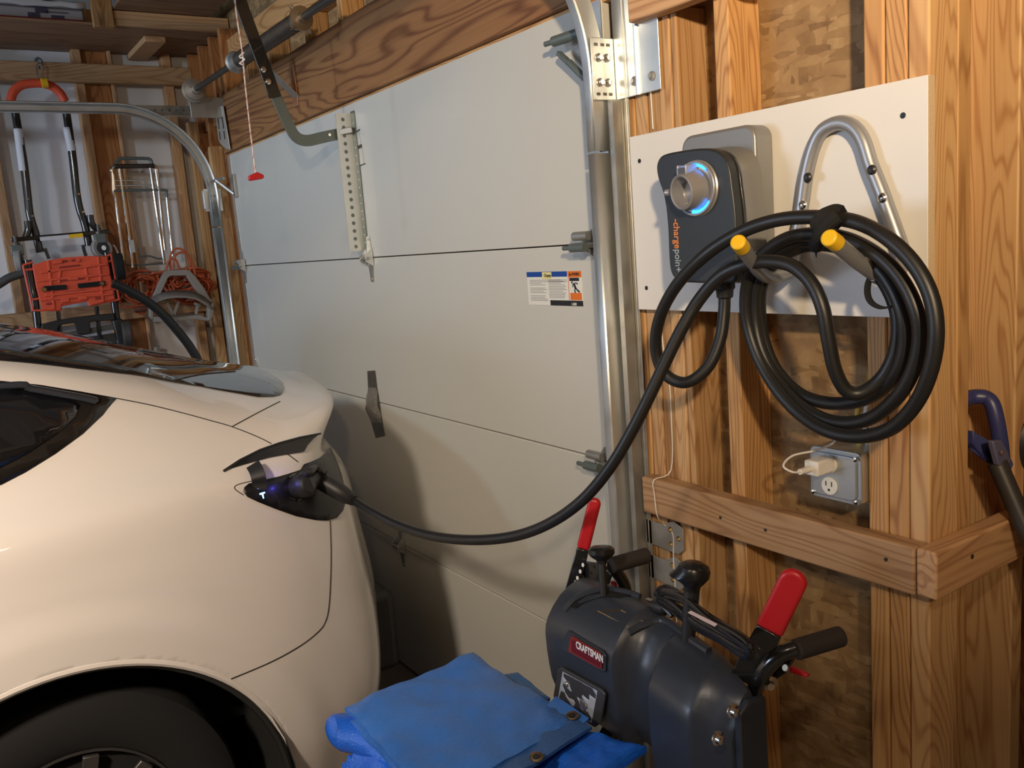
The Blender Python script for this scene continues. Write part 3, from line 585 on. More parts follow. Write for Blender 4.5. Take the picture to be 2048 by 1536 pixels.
AC, AA, AB = (.115, .34), .475, .462          # rear arch centre and half axes (Y, z)
AF = (-2.76, .34)
def arch_d(y, z, c): return math.hypot((y - c[0]) / AA, (z - c[1]) / AB)
nr, ncl = Q.shape[:2]
vs = []; 
for i in range(nr):
    for j in range(ncl):
        h, y, z = Q[i, j]
        if h > .80 and z < 1.0:
            for c in (AC, AF):
                d = arch_d(y, z, c)
                if d < 1.40:
                    t_ = max(0, min(1, (1.32 - d) / .17)); h += .008 * t_ * t_ * (3 - 2 * t_)
        vs.append([h, y, z])
fs = []
for i in range(nr - 1):
    for j in range(ncl - 1):
        q = [i * ncl + j, i * ncl + j + 1, (i + 1) * ncl + j + 1, (i + 1) * ncl + j]
        c = np.mean([vs[a] for a in q], 0)
        if c[0] > .7 and (arch_d(c[1], c[2], AC) < 1.0 or arch_d(c[1], c[2], AF) < 1.0): continue
        fs.append(q)
from collections import Counter
ec = Counter()
for f in fs:
    for a in range(4): ec[tuple(sorted((f[a], f[(a + 1) % 4])))] += 1
BV0 = BVHTree.FromPolygons([tuple(v) for v in vs], [tuple(q) for q in [[i * ncl + j, i * ncl + j + 1, (i + 1) * ncl + j + 1, (i + 1) * ncl + j] for i in range(nr - 1) for j in range(ncl - 1)]])
rim = {}
for e, n_ in ec.items():
    if n_ == 1:
        for v in e:
            h, y, z = vs[v]
            for c in (AC, AF):
                if h > .7 and .85 < arch_d(y, z, c) < 1.15 and z > .27: rim[v] = c
for v, c in rim.items():
    h, y, z = vs[v]; d = arch_d(y, z, c); y2, z2 = c[0] + (y - c[0]) / d, c[1] + (z - c[1]) / d; q_ = BV0.ray_cast(Vector((1.6, y2, z2)), Vector((-1, 0, 0)))[0]; vs[v] = [q_.x if q_ is not None else h, y2, z2]
car = thing('car', (CX, .1, 0), 'pearl white electric car with a glass roof, plugged in at its tail', 'car')
mb = MB(); mb.add([(CX + h, y, z) for h, y, z in vs], fs)
mb.add([(CX - h, y, z) for h, y, z in vs], [f[::-1] for f in fs])
bm = bmesh.new(); me = bpy.data.meshes.new('b'); me.from_pydata(mb.v, [], mb.f); bm.from_mesh(me)
bmesh.ops.remove_doubles(bm, verts=bm.verts, dist=.0006)
bmesh.ops.dissolve_degenerate(bm, edges=bm.edges, dist=.0002)
bmesh.ops.recalc_face_normals(bm, faces=bm.faces)
BV = BVHTree.FromBMesh(bm)
bm.to_mesh(me); bm.free(); me.materials.append(PAINT); me.polygons.foreach_set('use_smooth', [True] * len(me.polygons)); me.name = 'body'
body = bpy.data.objects.new('body', me); COL.objects.link(body); par(body, car)
so = body.modifiers.new('s', 'SOLIDIFY'); so.thickness = .012; so.offset = -1 
def hit(x, y):
    p, n, i, d = BV.ray_cast(Vector((0, 0, H)), ray(x, y))
    if p is None: print('MISS', x, y); return None, None
    if n.dot(ray(x, y)) > 0: n = -n
    return p, n
def out_n(p, n):                                  # make a normal point away from the car's core
    c = Vector((CX, min(max(p.y, -3), .6), .8)); return n if n.dot(p - c) > 0 else -n
def patch(name, mat, bnd, axis, off, mirror=True, step=.022, parent=None, th=.0015):
    """bnd: boundary points on the body; laid on the body by projecting along axis ('x' from the left side, 'z' from above, 'y' from behind)"""
    ia, ib = {'x': (1, 2), 'z': (0, 1), 'y': (0, 2)}[axis]
    B = []
    for i, p in enumerate(bnd):
        q = bnd[(i + 1) % len(bnd)]; p2, q2 = Vector((p[ia], p[ib])), Vector((q[ia], q[ib])); n = max(1, int((q2 - p2).length / step))
        B += [p2.lerp(q2, k / n) for k in range(n)]
    xs, ys = [p.x for p in B], [p.y for p in B]
    def inside(x, y):
        c = False
        for i in range(len(B)):
            a, b = B[i], B[i - 1]
            if (a.y > y) != (b.y > y) and x < (b.x - a.x) * (y - a.y) / (b.y - a.y) + a.x: c = not c
        return c
    pts = list(B); x = min(xs) + step / 2
    while x < max(xs):
        y = min(ys) + step / 2
        while y < max(ys):
            if inside(x, y) and min((p - Vector((x, y))).length for p in B) > step * .45: pts.append(Vector((x, y)))
            y += step
        x += step
    v2, e2, f2, *_ = delaunay_2d_cdt(pts, [(i, (i + 1) % len(B)) for i in range(len(B))], [list(range(len(B)))], 1, 1e-5)
    vv = []
    for p in v2:
        if axis == 'x': o_, d = Vector((0, p.x, p.y)), Vector((-1, 0, 0))
        elif axis == 'z': o_, d = Vector((p.x, p.y, 3)), Vector((0, 0, -1))
        else: o_, d = Vector((p.x, 1.3, p.y)), Vector((0, -1, 0))
        q, n, i_, dd = BV.ray_cast(o_, d)
        if q is None:
            q, n, i_, dd = BV.find_nearest(Vector((CX + .9, p.x, p.y)) if axis == 'x' else Vector((p.x, p.y, 1.4)) if axis == 'z' else Vector((p.x, 1.1, p.y)))
        vv.append(q + out_n(q, n) * off)
    if mirror: finish_patch(MB().add([(2 * CX - v.x, v.y, v.z) for v in vv], [tuple(f)[::-1] for f in f2]).build(name, mat, parent or car, fix=False), th)
    o = MB().add(vv, [tuple(f) for f in f2]).build(name, mat, parent or car, fix=False)
    return finish_patch(o, th)
def finish_patch(o, th):
    # outward normals
    bm = bmesh.new(); bm.from_mesh(o.data)
    for f in bm.faces:
        if f.normal.dot(out_n(f.calc_center_median(), f.normal)) < 0: f.normal_flip()
    bm.to_mesh(o.data); bm.free()
    s_ = o.modifiers.new('s', 'SOLIDIFY'); s_.thickness = th; s_.offset = 1
    return o
SEAM = plain('panel_gap', (.03, .026, .022), .7)
def seam(pts, r=.0016, parent=None, k=6, off=0):
    P = spline([Vector((x, y, 0)) for x, y in pts], k); out = []
    for p in P:
        q, n = hit(p.x, p.y)
        if q is not None: out.append(q + n * off)
    return tube('panel_gap', SEAM, out, r, parent or car, 6)
# ---- glass
GLASS = plain('dark_tinted_glass', (.008, .009, .011), .03, coat=1)
le = [hit(x, y)[0] for x, y in ((2, 722), (80, 729), (156, 738), (235, 747), (312, 758), (400, 773), (480, 788))]
le = [p for p in le]
half = [Vector((CX + .60, -2.12, 0)), Vector((CX + .60, -1.5, 0)), Vector((CX + .615, -.8, 0)), Vector((CX + .62, -.2, 0))] + le
rear = [Vector((CX + h, y, 0)) for h, y in ((.592, .72), (.580, .765), (.562, .790), (.535, .808), (.49, .828), (.40, .855), (.2, .885), (0, .895))]
loop = half + rear
loop = loop + [Vector((2 * CX - p.x, p.y, 0)) for p in loop[::-1][1:]]
patch('glass_roof', GLASS, loop, 'z', .0008, mirror=False, step=.03, th=.002)
seam([(345, 764), (372, 757), (410, 750), (470, 745)], .002, off=.003)
# side windows
BL = BLKG
wt = [hit(x, y)[0] for x, y in ((2, 763), (80, 771), (160, 784), (233, 797))]
wb = [hit(x, y)[0] for x, y in ((233, 797), (205, 830), (165, 868), (110, 908), (50, 945), (2, 970))]
V = Vector
front = [V((0, -.35, 1.165)), V((0, -.8, 1.115)), V((0, -1.5, 1.06)), V((0, -2.12, 1.01)), V((0, -1.95, 1.13)), V((0, -1.6, 1.30)), V((0, -1.25, 1.41)), V((0, -.8, 1.435)), V((0, -.3, 1.425))]
wf = patch('window_frame', plain('satin_black_trim', (.012, .011, .010), .25, coat=.4), wt + wb[1:] + front, 'x', .001, step=.03)
gt = [hit(x, y)[0] for x, y in ((2, 778), (80, 790), (150, 805), (158, 812))]
gb = [hit(x, y)[0] for x, y in ((150, 835), (115, 868), (60, 905), (2, 937))]
front = [V((0, -.35, 1.195)), V((0, -.8, 1.145)), V((0, -1.5, 1.09)), V((0, -2.02, 1.04)), V((0, -1.9, 1.12)), V((0, -1.57, 1.28)), V((0, -1.22, 1.385)), V((0, -.8, 1.410)), V((0, -.3, 1.400))]
patch('side_window', GLASS, gt + gb + front, 'x', .0035, step=.03)
P = [hit(x, y) for x, y in ((2, 776), (60, 781), (120, 791), (165, 799), (195, 806))]
P = [p + n * .006 for p, n in P]; P = [V((P[0].x, -.8, 1.418)), V((P[0].x - .0, -.3, 1.409))] + P
flat = MB().tube(spline(P, 5), [.009] * (len(P) * 5 - 5) + [.004], 10).build('window_molding', plain('satin_molding', (.10, .12, .16), .22, .8), car)
# panel gaps
seam([(234, 797), (300, 810), (365, 826), (420, 841), (465, 854), (520, 876), (560, 898), (596, 924)])
seam([(465, 853), (515, 826), (560, 803)])
seam([(660, 1041), (662, 1100), (661, 1160), (658, 1210), (652, 1240), (638, 1262), (600, 1292), (540, 1325), (452, 1362)])
# tail-light, port panel, charge socket
pp = [(487, 985), (490, 972), (517, 965), (560, 955), (600, 941), (607, 930), (640, 915), (657, 900), (665, 880), (672, 868)]
bp_ = [(690, 1003), (684, 1022), (672, 1036), (655, 1041), (630, 1040), (590, 1032), (550, 1018), (515, 1004), (494, 994)]
H1 = [hit(x, y)[0] for x, y in pp[:9] + bp_]
H1 = [p for p in H1 if p is not None]
PORT = plain('port_black', (.006, .006, .007), .42, coat=.12)
PX = [(486, 984), (488, 975), (496, 968), (517, 963), (560, 953), (600, 940), (607, 929), (630, 920), (648, 908), (659, 895)]
side = [hit(*p)[0] for p in PX]; low = [hit(*p)[0] for p in bp_]
tl = [p for p in side if p is not None] 
rearp = [V((CX + .60, .97, 1.045)), V((CX + .40, 1.03, 1.05)), V((CX + .40, 1.04, .97)), V((CX + .62, .98, .955))]
patch('tail_light', PORT, tl + low if True else [], 'x', .0015, mirror=True, step=.018, th=.002)
q0, n0 = hit(592, 975)
n0 = (n0 + V((0.2, 0, 0))).normalized()
SOC = q0 - n0 * .004
MB().lathe(SOC, n0, [(0, .036), (.010, .036), (.011, .030), (.004, .029)], 28).build('charge_socket', BLKG, car)
q1, n1 = hit(524, 991)
lg = thing('port_logo_light', q1, None, None); par(lg, car)
u1 = V((0, 1, 0)); 
def onp(q, n, a, b, off=.003):                     # point in the tangent plane: a along +Y, b up
    n = n.normalized(); ux = (V((0, 1, 0)) - n * n.y).normalized(); uz = n.cross(ux); uz = uz if uz.z > 0 else -uz
    return q + ux * a + uz * b + n * off
MB().prism([onp(q1, n1, a, b, .0035) for a, b in ((-.007, .006), (.007, .007), (.007, .0035), (.002, .0035), (.0015, -.008), (-.001, -.008), (-.002, .003), (-.007, .002))], n1 * .0006).build('logo_light', CYAN_E, lg)
# open flap and its hinge arm
FL = [(447, 942, .0), (480, 920, .012), (520, 900, .02), (560, 886, .026), (600, 875, .03), (641, 867, .03)]
FI = [(641, 868, .03), (628, 877, .02), (616, 890, .010), (609, 903, .006), (580, 907, .004), (540, 914, .003), (500, 925, .002), (470, 934, .001), (449, 942, 0)]
def offp(x, y, o):
    q, n = hit(x, y)
    if q is None: q, n = hit(min(x, 640), max(y, 880))
    p = q; return p - ray(x, y) * (o + .004)
fo = [offp(*a) for a in FL]; fi = [offp(*a) for a in FI]
fl = MB().prism([p + V((-.006, .002, .001)) for p in fo + fi[1:-1]], V((-.004, .001, .002))).build('charge_flap', PAINT, car)
MB().prism([p + V((-.001, 0, 0)) for p in fo + fi[1:-1]], V((-.004, .001, .001))).build('flap_lining', BLKM, fl)
tube('flap_seal', BLKP, fo, .0028, fl, 6)
arm = [offp(505, 928, .012), offp(512, 940, .020), offp(517, 955, .018), offp(519, 968, .006), offp(520, 980, .0)]
flatbar(spline(arm, 6), .034, .006, 0, nrm=(1, -.3, .2)).build('hinge_arm', BLKP, fl, bev=.001)
box('blue_led', BLUE_D, offp(519, 977, .002) - V((.002, .004, .0015)), offp(519, 977, .002) + V((.001, .004, .0015)), fl, 0)
seam([(487, 990), (470, 978), (474, 970), (500, 963), (517, 961)], .0012)
# clear reflector sliver at the corner
# wheels
def wheel(x, y, side):
    wl = thing('wheel', (x, y, .355), None, None); par(wl, car)
    s = side
    MB().lathe((x - s * .24, y, .355), (s, 0, 0), [(0, .25), (.0, .335), (.02, .352), (.05, .357), (.20, .357), (.225, .350), (.243, .325), (.247, .285), (.243, .245), (.228, .224), (.20, .218)], 64).build('tyre', TYRE, wl)
    MB().lathe((x - s * .02, y, .355), (s, 0, 0), [(-.15, .15), (0, .222), (.010, .222), (.010, .216), (-.03, .208), (-.035, .18), (-.04, .06)], 48).build('rim', plain('rim_silver', (.16, .155, .15), .3, .8), wl)
    for k in range(10):
        a = 2 * math.pi * k / 10
        c0, c1 = V((x - s * .035, y + .03 * math.cos(a), .355 + .03 * math.sin(a))), V((x - s * .012, y + 0.208 * math.cos(a + .1), .355 + 0.208 * math.sin(a + .1)))
        MB().bar(c0, c1, .035, .012, (1, 0, 0)).build('spoke', plain('rim_silver', (.16, .155, .15), .3, .8), wl, bev=.003)
    MB().lathe((x - s * .04, y, .355), (s, 0, 0), [(0, .05), (.03, .045), (.034, .02)], 20).build('hub_cap', BLKP, wl)
    return wl
for y in (.115, -2.775):
    for s in (1, -1): wheel(CX + s * .885, y, s)
# wheel-arch liners and underbody
for c in (AC, AF):
    for s in (1, -1):
        rows = []
        for k in range(25):
            a = math.pi * (-.12 + 1.24 * k / 24); r_ = [(.955, 1.001), (.93, 1.0), (.925, .965), (.60, .96), (.60, .3)]
            rows.append([(CX + s * h, c[0] + AA * f * math.cos(a), max(.16, c[1] + AB * f * math.sin(a))) for h, f in r_])
        MB().grid(rows).build('arch_liner', plain('arch_liner_felt', (.006, .006, .006), .9), car, fix=False)
        fl_ = []
        for k in range(61):
            a = math.pi * (-.03 + 1.06 * k / 60); y_, z_ = c[0] + AA * 1.004 * math.cos(a), c[1] + AB * 1.004 * math.sin(a)
            if z_ < .26: continue
            p, n, i_, d_ = BV.ray_cast(V((CX + s * 1.5, y_, z_)), V((-s, 0, 0)))
            if p is None or d_ > .9: p, n, i_, d_ = BV.find_nearest(V((CX + s * .95, y_, z_)))
            fl_.append(V((p.x - s * .006, y_, z_)))
        tube('arch_flange', PAINT, fl_, .0095, car, 8)
        # black rim moulding just inside the arch
        pts = [V((CX + s * .935, c[0] + AA * .975 * math.cos(a), c[1] + AB * .975 * math.sin(a))) for a in [math.pi * (-.05 + 1.1 * k / 40) for k in range(41)]]
        tube('arch_lip', plain('arch_lip_black', (.02, .02, .02), .4), pts, .011, car, 8)
box('underbody', BLKP, (CX - .60, -3.4, .2), (CX + .60, .98, .40), car, .02)
box('underbody', BLKP, (CX - .86, -2.25, .18), (CX + .86, -.36, .34), car, .02)
# lower bumper valance
rows = []
for z, g in ((.25, -.004), (.32, .004), (.40, .008), (.455, .004)):
    rows.append(z)
bl = [hit(x, y) for x, y in ((740, 1390),)]
mirr = 0

MB().box((CX - .40, 1.02, .24), (CX + .40, 1.150, .52)).build('rear_diffuser', BLKP, car, bev=.03, seg=3)
# ================================================================== right wall: board, charger, hanger, cable
YB = 1.312
bd = thing('mounting_board', (-1.12, YB, 1.45), 'white laminated board screwed to the studs behind the charging station', 'board')
bo = [atY(1262, 273, YB), atY(1857, 152, YB), atY(1857, 637, YB), atY(1275, 619, YB)]
zt_, zb_ = 1.8215, 1.4505
MB().box((-1.464, YB, zb_), (-.788, 1.3295, zt_)).build('panel', BOARD, bd, bev=.0008)
MB().box((-.7878, YB + .0005, zb_ + .001), (-.7868, 1.329, zt_ - .001)).build('raw_edge', plain('chipboard_edge', (.62, .47, .30), .7, noise=.2, nscale=300), bd)
for x, y in ((1279, 322), (1293, 576), (1806, 231)):
    q = atY(x, y, YB); MB().lathe(q, (0, -1, 0), [(0, .0048), (.0006, .0048), (.0009, .003), (.0003, .0005)], 14).build('screw', plain('black_screw', (.02, .018, .016), .4, .5), bd)
# --- charging station
cs = thing('charging_station', (-1.18, 1.25, 1.5), 'charcoal wall charging station with a blue lit connector holster', 'charger')
def rrect(x0, x1, z0, z1, r, n=6):
    out = []
    for cx, cz, a0 in ((x1 - r, z1 - r, 0), (x0 + r, z1 - r, 90), (x0 + r, z0 + r, 180), (x1 - r, z0 + r, 270)):
        out += [(cx + r * math.cos(math.radians(a0 + 90 * k / n)), cz + r * math.sin(math.radians(a0 + 90 * k / n))) for k in range(n + 1)]
    return out
def slab(name, mat, poly, y0, y1, parent, bev=.003, seg=3):
    return MB().prism([(x, y0, z) for x, z in poly], (0, y1 - y0, 0)).build(name, mat, parent, bev=bev, seg=seg)
bq = [atY(*p, 1.262) for p in ((1352, 300), (1500, 256))]
slab('back_housing', plain('grey_housing', (.24, .24, .235), .36, .35), rrect(-1.262, -1.080, 1.512, 1.794, .026), YB - .001, 1.262, cs, .006)
YF = 1.196
fpx = [(1313, 345), (1313, 328), (1320, 314), (1334, 307), (1365, 301), (1396, 297), (1422, 298), (1440, 306), (1452, 321), (1459, 342), (1463, 372), (1468, 410), (1471, 450), (1472, 500), (1472, 545), (1468, 562), (1455, 566), (1400, 566), (1362, 564), (1348, 556), (1340, 540), (1337, 510), (1335, 460), (1331, 415), (1325, 385), (1317, 362)]
fp = [atY(x, y, YF) for x, y in fpx]; fp = spline(fp, 3, closed=True)
poly = [(p.x, p.z) for p in fp]
cxm = sum(p[0] for p in poly) / len(poly); czm = sum(p[1] for p in poly) / len(poly)
sc_ = lambda k, dx=0: [(cxm + (x - cxm) * k + dx, czm + (z - czm) * k) for x, z in poly]
slab('front_cover', CHAR, poly, YF, 1.218, cs, .004, 3)
slab('cover_edge', plain('charcoal_gloss', (.03, .03, .032), .2, coat=.5), sc_(.985, .003), 1.218, 1.224, cs, .001)
rows = []
for k, (y, s_) in enumerate(((1.224, .97), (1.232, .955), (1.242, .96), (1.252, .985), (1.2615, 1.01))):
    rows.append([(x, y, z) for x, z in sc_(s_, .004 + .002 * k)])
MB().grid(rows, closed=True).build('side_shell', plain('grey_housing', (.24, .24, .235), .36, .35), cs, fix=False)
MB().lathe(atY(1505, 268, 1.285), (0, -1, 0), [(-.02, .011), (.006, .011), (.009, .008)], 16).build('mount_screw', BLKP, cs)
q = atY(1395, 377, YF - .001); R_ = .050
hx, hz = q.x, q.z
MB().lathe((hx, YF - .0005, hz), (0, -1, 0), [(0, .0505), (.002, .0505), (.004, .0485), (.004, .047)], 48).build('holster_base', SILVP, cs)
def ring(y, r0, r1, a0, a1, th, n=40):
    mb = MB(); P = []
    for k in range(n + 1):
        a = math.radians(a0 + (a1 - a0) * k / n); c, s_ = math.cos(a), math.sin(a)
        P.append([(hx + r0 * c, y, hz + r0 * s_), (hx + r1 * c, y, hz + r1 * s_), (hx + r1 * c, y - th, hz + r1 * s_), (hx + r0 * c, y - th, hz + r0 * s_)])
    return mb.grid(P, closed=True)
ring(YF - .004, .0385, .0445, 48, 138, .003).build('light_ring', BLUE_E, cs)
ring(YF - .004, .0385, .0445, -105, -38, .003).build('light_ring', BLUE_E, cs)
ring(YF - .0045, .0447, .0490, -180, 180, .006).build('outer_rim', SILVP, cs, bev=.0015)
# connector cup: thick tube pointing out of the face with a slot on top
cup = [(0, .0365), (.028, .0330), (.033, .0318), (.0345, .0295), (.033, .0272), (.006, .0255), (.005, .001)]
axc = V((-.12, -1, -.10)).normalized()
MB().lathe((hx - .002, YF - .004, hz - .002), axc, cup, 44).build('connector_cup', SILVP, cs)
sp_ = V((hx - .004, YF - .02, hz + .034))
MB().box((hx - .018, YF - .034, hz + .024), (hx - .014, YF - .006, hz + .043)).build('slot_wall', SILVP, cs, bev=.001)
MB().box((hx + .002, YF - .034, hz + .024), (hx + .006, YF - .006, hz + .043)).build('slot_wall', SILVP, cs, bev=.001)
MB().box((hx - .014, YF - .0345, hz + .026), (hx + .002, YF - .010, hz + .038)).build('slot', plain('slot_shadow_grey', (.10, .10, .11), .4, .3), cs)
MB().lathe((hx - .0415, YF - .030, hz - .002), (-1, -.3, 0), [(0, .006), (.008, .006), (.010, .004)], 12).build('release_tab', SILVP, cs)
MB().lathe((hx - .01, YF - .0065, hz - .006), (0, -1, 0), [(0, .004), (.0008, .004)], 10).build('status_led', BLUE_D, cs)
ORT = plain('orange_print', (.80, .26, .06), .5); GRT = plain('grey_print', (.34, .40, .44), .5)
a = atY(1352, 438, YF - .0006); b = atY(1357, 544, YF - .0006)
tl_ = (b - a); tot = tl_.length
text('-charge', .0225, a, (0, 0, -1), (1, 0, 0), ORT, cs, fit=tot * .555, ext=.0003, bold=.0002)
text('poin+', .0225, a + V((0, 0, -tot * .575)), (0, 0, -1), (1, 0, 0), GRT, cs, fit=tot * .425, ext=.0003, bold=.0002)
gl = atY(1449, 570, 1.222)
MB().lathe(gl + V((0, 0, .012)), (0, 0, -1), [(0, .019), (.018, .019), (.022, .016), (.034, .015), (.037, .011)], 24).build('cable_gland', BLKP, cs)
# --- hanger
hg = thing('cable_hanger', (-.98, 1.30, 1.6), 'silver A-shaped tube hanger with two yellow-capped arms holding the cable', 'cable hanger')
yt = 1.299
L1 = [atY(x, y, yt) for x, y in ((1590, 500), (1600, 440), (1605, 405), (1613, 350), (1626, 298), (1642, 265), (1665, 249), (1688, 246), (1710, 257), (1727, 283), (1742, 330), (1760, 375), (1778, 425), (1797, 478), (1812, 525))]
La = [atY(1540, 554, 1.215), atY(1562, 552, 1.25), atY(1580, 540, 1.285)]
tube('tube_frame', SILV, spline(L1, 8), .0122, hg, 16)
arm1 = [atY(1592, 490, 1.299), atY(1588, 525, 1.292), atY(1573, 546, 1.268), atY(1552, 553, 1.235), atY(1533, 552, 1.205), atY(1517, 540, 1.175), atY(1500, 518, 1.14), atY(1484, 494, 1.105)]
tube('left_arm', SILV, spline(arm1, 8), .0118, hg, 16)
tube('cap', YEL, [atY(1486, 497, 1.108), atY(1475, 483, 1.083)], .0128, hg, 18, bev=.003)
arm2 = [atY(1812, 505, 1.299), atY(1803, 530, 1.292), atY(1790, 556, 1.262), atY(1768, 560, 1.235), atY(1748, 546, 1.21), atY(1712, 520, 1.165), atY(1670, 485, 1.11)]
tube('right_arm', SILV, spline(arm2[:5], 8), .0118, hg, 16)
tube('right_arm', SILV, arm2[4:], .0126, hg, 16)
tube('arm_collar', SILVP, [arm2[4] + (arm2[4] - arm2[6]).normalized() * .012, arm2[4]], .0132, hg, 16)
tube('cap', YEL, [atY(1675, 488, 1.116), atY(1656, 474, 1.09)], .0128, hg, 18, bev=.003)
for x, y, m in ((1616, 355, BLKP), (1744, 340, BLKP), (1606, 410, CHROME), (1765, 396, CHROME)):
    q = atY(x, y, 1.289); MB().lathe(q, (0, -1, 0), [(0, .0085), (.002, .008), (.0045, .005), (.003, .001)], 14).build('screw', m, hg)
# --- charging cable, one continuous run
cb = thing('charging_cable', (-1.0, 1.2, 1.3), 'thick black charging cable coiled on the hanger and plugged into the car', 'cable')
def pz(pts): return [atY(x, y, d) for x, y, d in pts]
CP = pz([(1449, 592, 1.222), (1448, 625, 1.22), (1440, 680, 1.21), (1415, 735, 1.19), (1372, 765, 1.165), (1330, 748, 1.15), (1312, 700, 1.14), (1318, 640, 1.13), (1350, 575, 1.12), (1405, 515, 1.12), (1475, 468, 1.135), (1550, 441, 1.15), (1630, 434, 1.155),
         (1712, 444, 1.155), (1780, 480, 1.15), (1833, 535, 1.15), (1864, 600, 1.15), (1872, 675, 1.15), (1858, 750, 1.155), (1828, 812, 1.165), (1780, 858, 1.175), (1718, 873, 1.185), (1655, 862, 1.19), (1600, 828, 1.20), (1555, 780, 1.205), (1520, 722, 1.21), (1498, 660, 1.21), (1491, 605, 1.205), (1500, 550, 1.20), (1530, 505, 1.195), (1580, 475, 1.19), (1640, 468, 1.185),
         (1700, 480, 1.18), (1758, 512, 1.175), (1803, 560, 1.175), (1832, 620, 1.175), (1840, 675, 1.18), (1827, 738, 1.185), (1796, 792, 1.19), (1750, 832, 1.20), (1700, 846, 1.205), (1648, 838, 1.21), (1597, 808, 1.215), (1552, 757, 1.22), (1523, 700, 1.22), (1510, 640, 1.22), (1513, 575, 1.215), (1538, 520, 1.21), (1585, 488, 1.205), (1640, 480, 1.20),
         (1695, 492, 1.20), (1745, 525, 1.20), (1783, 572, 1.20), (1806, 630, 1.20), (1810, 685, 1.205), (1796, 738, 1.21), (1762, 780, 1.22), (1712, 803, 1.225), (1655, 806, 1.23), (1600, 788, 1.235), (1556, 745, 1.24), (1530, 690, 1.24), (1520, 630, 1.235), (1524, 570, 1.225), (1552, 522, 1.22), (1600, 495, 1.215), (1655, 490, 1.215),
         (1710, 508, 1.215), (1757, 548, 1.215), (1787, 600, 1.215), (1797, 655, 1.215), (1788, 712, 1.215), (1762, 758, 1.21), (1722, 786, 1.195), (1692, 780, 1.18), (1670, 740, 1.165), (1657, 680, 1.155), (1645, 615, 1.15), (1622, 565, 1.15), (1585, 532, 1.15), (1540, 523, 1.15), (1490, 529, 1.15), (1440, 553, 1.14), (1398, 600, 1.125), (1365, 655, 1.105), (1335, 715, 1.085),
         (1300, 790, 1.06), (1262, 865, 1.035), (1220, 935, 1.01), (1165, 1000, .985), (1100, 1046, .96), (1030, 1072, .935), (950, 1080, .905), (870, 1073, .88), (800, 1052, .86), (745, 1025, .84), (712, 1004, .83)])
CAB = plain('cable_jacket', (.013, .013, .013), .42, noise=.1)
tube('cable', CAB, spline(CP, 8), .0112, cb, 14)
EP = CP[-1]
# connector handle
hd = [EP + V((.005, .004, -.002)), atY(700, 998, .828), atY(685, 988, .815), atY(665, 976, .80), atY(648, 967, .785)]
base = SOC + n0 * .008
hd2 = [EP] + [atY(698, 996, .824), atY(680, 984, .806), atY(655, 969, .785), atY(632, 958, .765)]
hh = hd2[-1]
gp = spline(hd2[1:] + [base + n0 * .045], 6)
rr = [.0180 + .005 * math.sin(math.pi * k / (len(gp) - 1)) for k in range(len(gp))]
tube('connector_handle', RUB, gp, rr, cb, 18)
tube('connector_nose', RUB, [base - n0 * .004, base + n0 * .018, base + n0 * .038, base + n0 * .052], [.028, .031, .030, .022], cb, 22, bev=.003)
rel = [base + n0 * .02 + V((0, .0, .026)), base + n0 * .05 + V((0, .005, .030)), hh + V((.006, 0, .030)), hh + V((.016, .02, .012))]
MB().tube(spline(rel, 4), .009, 10).build('release_lever', BLKP, cb)
rg = (EP - hd2[1]).normalized()
for k in range(5): MB().lathe(hd2[1] + rg * (k * .006 - .008), rg, [(0, .0175 - k * .0009), (.004, .0172 - k * .0009)], 18).build('strain_relief_ring', RUB, cb)
lp = base + n0 * .030 + (V((0, 0, H)) - base).normalized() * .0262
bl = bpy.data.lights.new('port_light', 'POINT'); bl.energy = .035; bl.color = (.12, .10, 1); bl.shadow_soft_size = .004
bo_ = bpy.data.objects.new('port_light', bl); COL.objects.link(bo_); bo_.location = hit(572, 965)[0] - ray(572, 965) * .045
# --- straps
VEL = plain('hook_and_loop_strap', (.010, .010, .011), .95, bump=.5, nscale=500)
s1 = thing('cable_strap', (-1.0, 1.18, 1.66), 'black hook-and-loop strap wrapped over the top of the cable coil', 'strap')
sp1 = [atY(x, y, d) for x, y, d in ((1628, 498, 1.19), (1632, 470, 1.135), (1645, 440, 1.128), (1668, 428, 1.145), (1680, 434, 1.165), (1668, 452, 1.215), (1640, 485, 1.228))]
flatbar(spline(sp1, 6, closed=False), .030, .003, 0, nrm=(.3, -1, .2)).build('strap_band', VEL, s1)
tube('strap_band', VEL, spline([atY(1675, 432, 1.138), atY(1655, 448, 1.132), atY(1640, 470, 1.135), atY(1632, 492, 1.165)], 5), .0115, s1, 10)
s2 = thing('loose_strap', (-.89, 1.2, 1.55), 'thin black strap hanging in a loop under the right yellow-capped arm', 'strap')
sp2 = [atY(x, y, 1.205) for x, y in ((1742, 545), (1733, 568), (1733, 592), (1743, 609), (1764, 618), (1788, 614))]
pp2 = spline(sp2, 6); rows = [[p + V((0, -.005, 0)), p + V((0, .008, 0))] for p in pp2]
o = MB().grid(rows).build('strap_band', VEL, s2, fix=False); o.modifiers.new('s', 'SOLIDIFY').thickness = .003
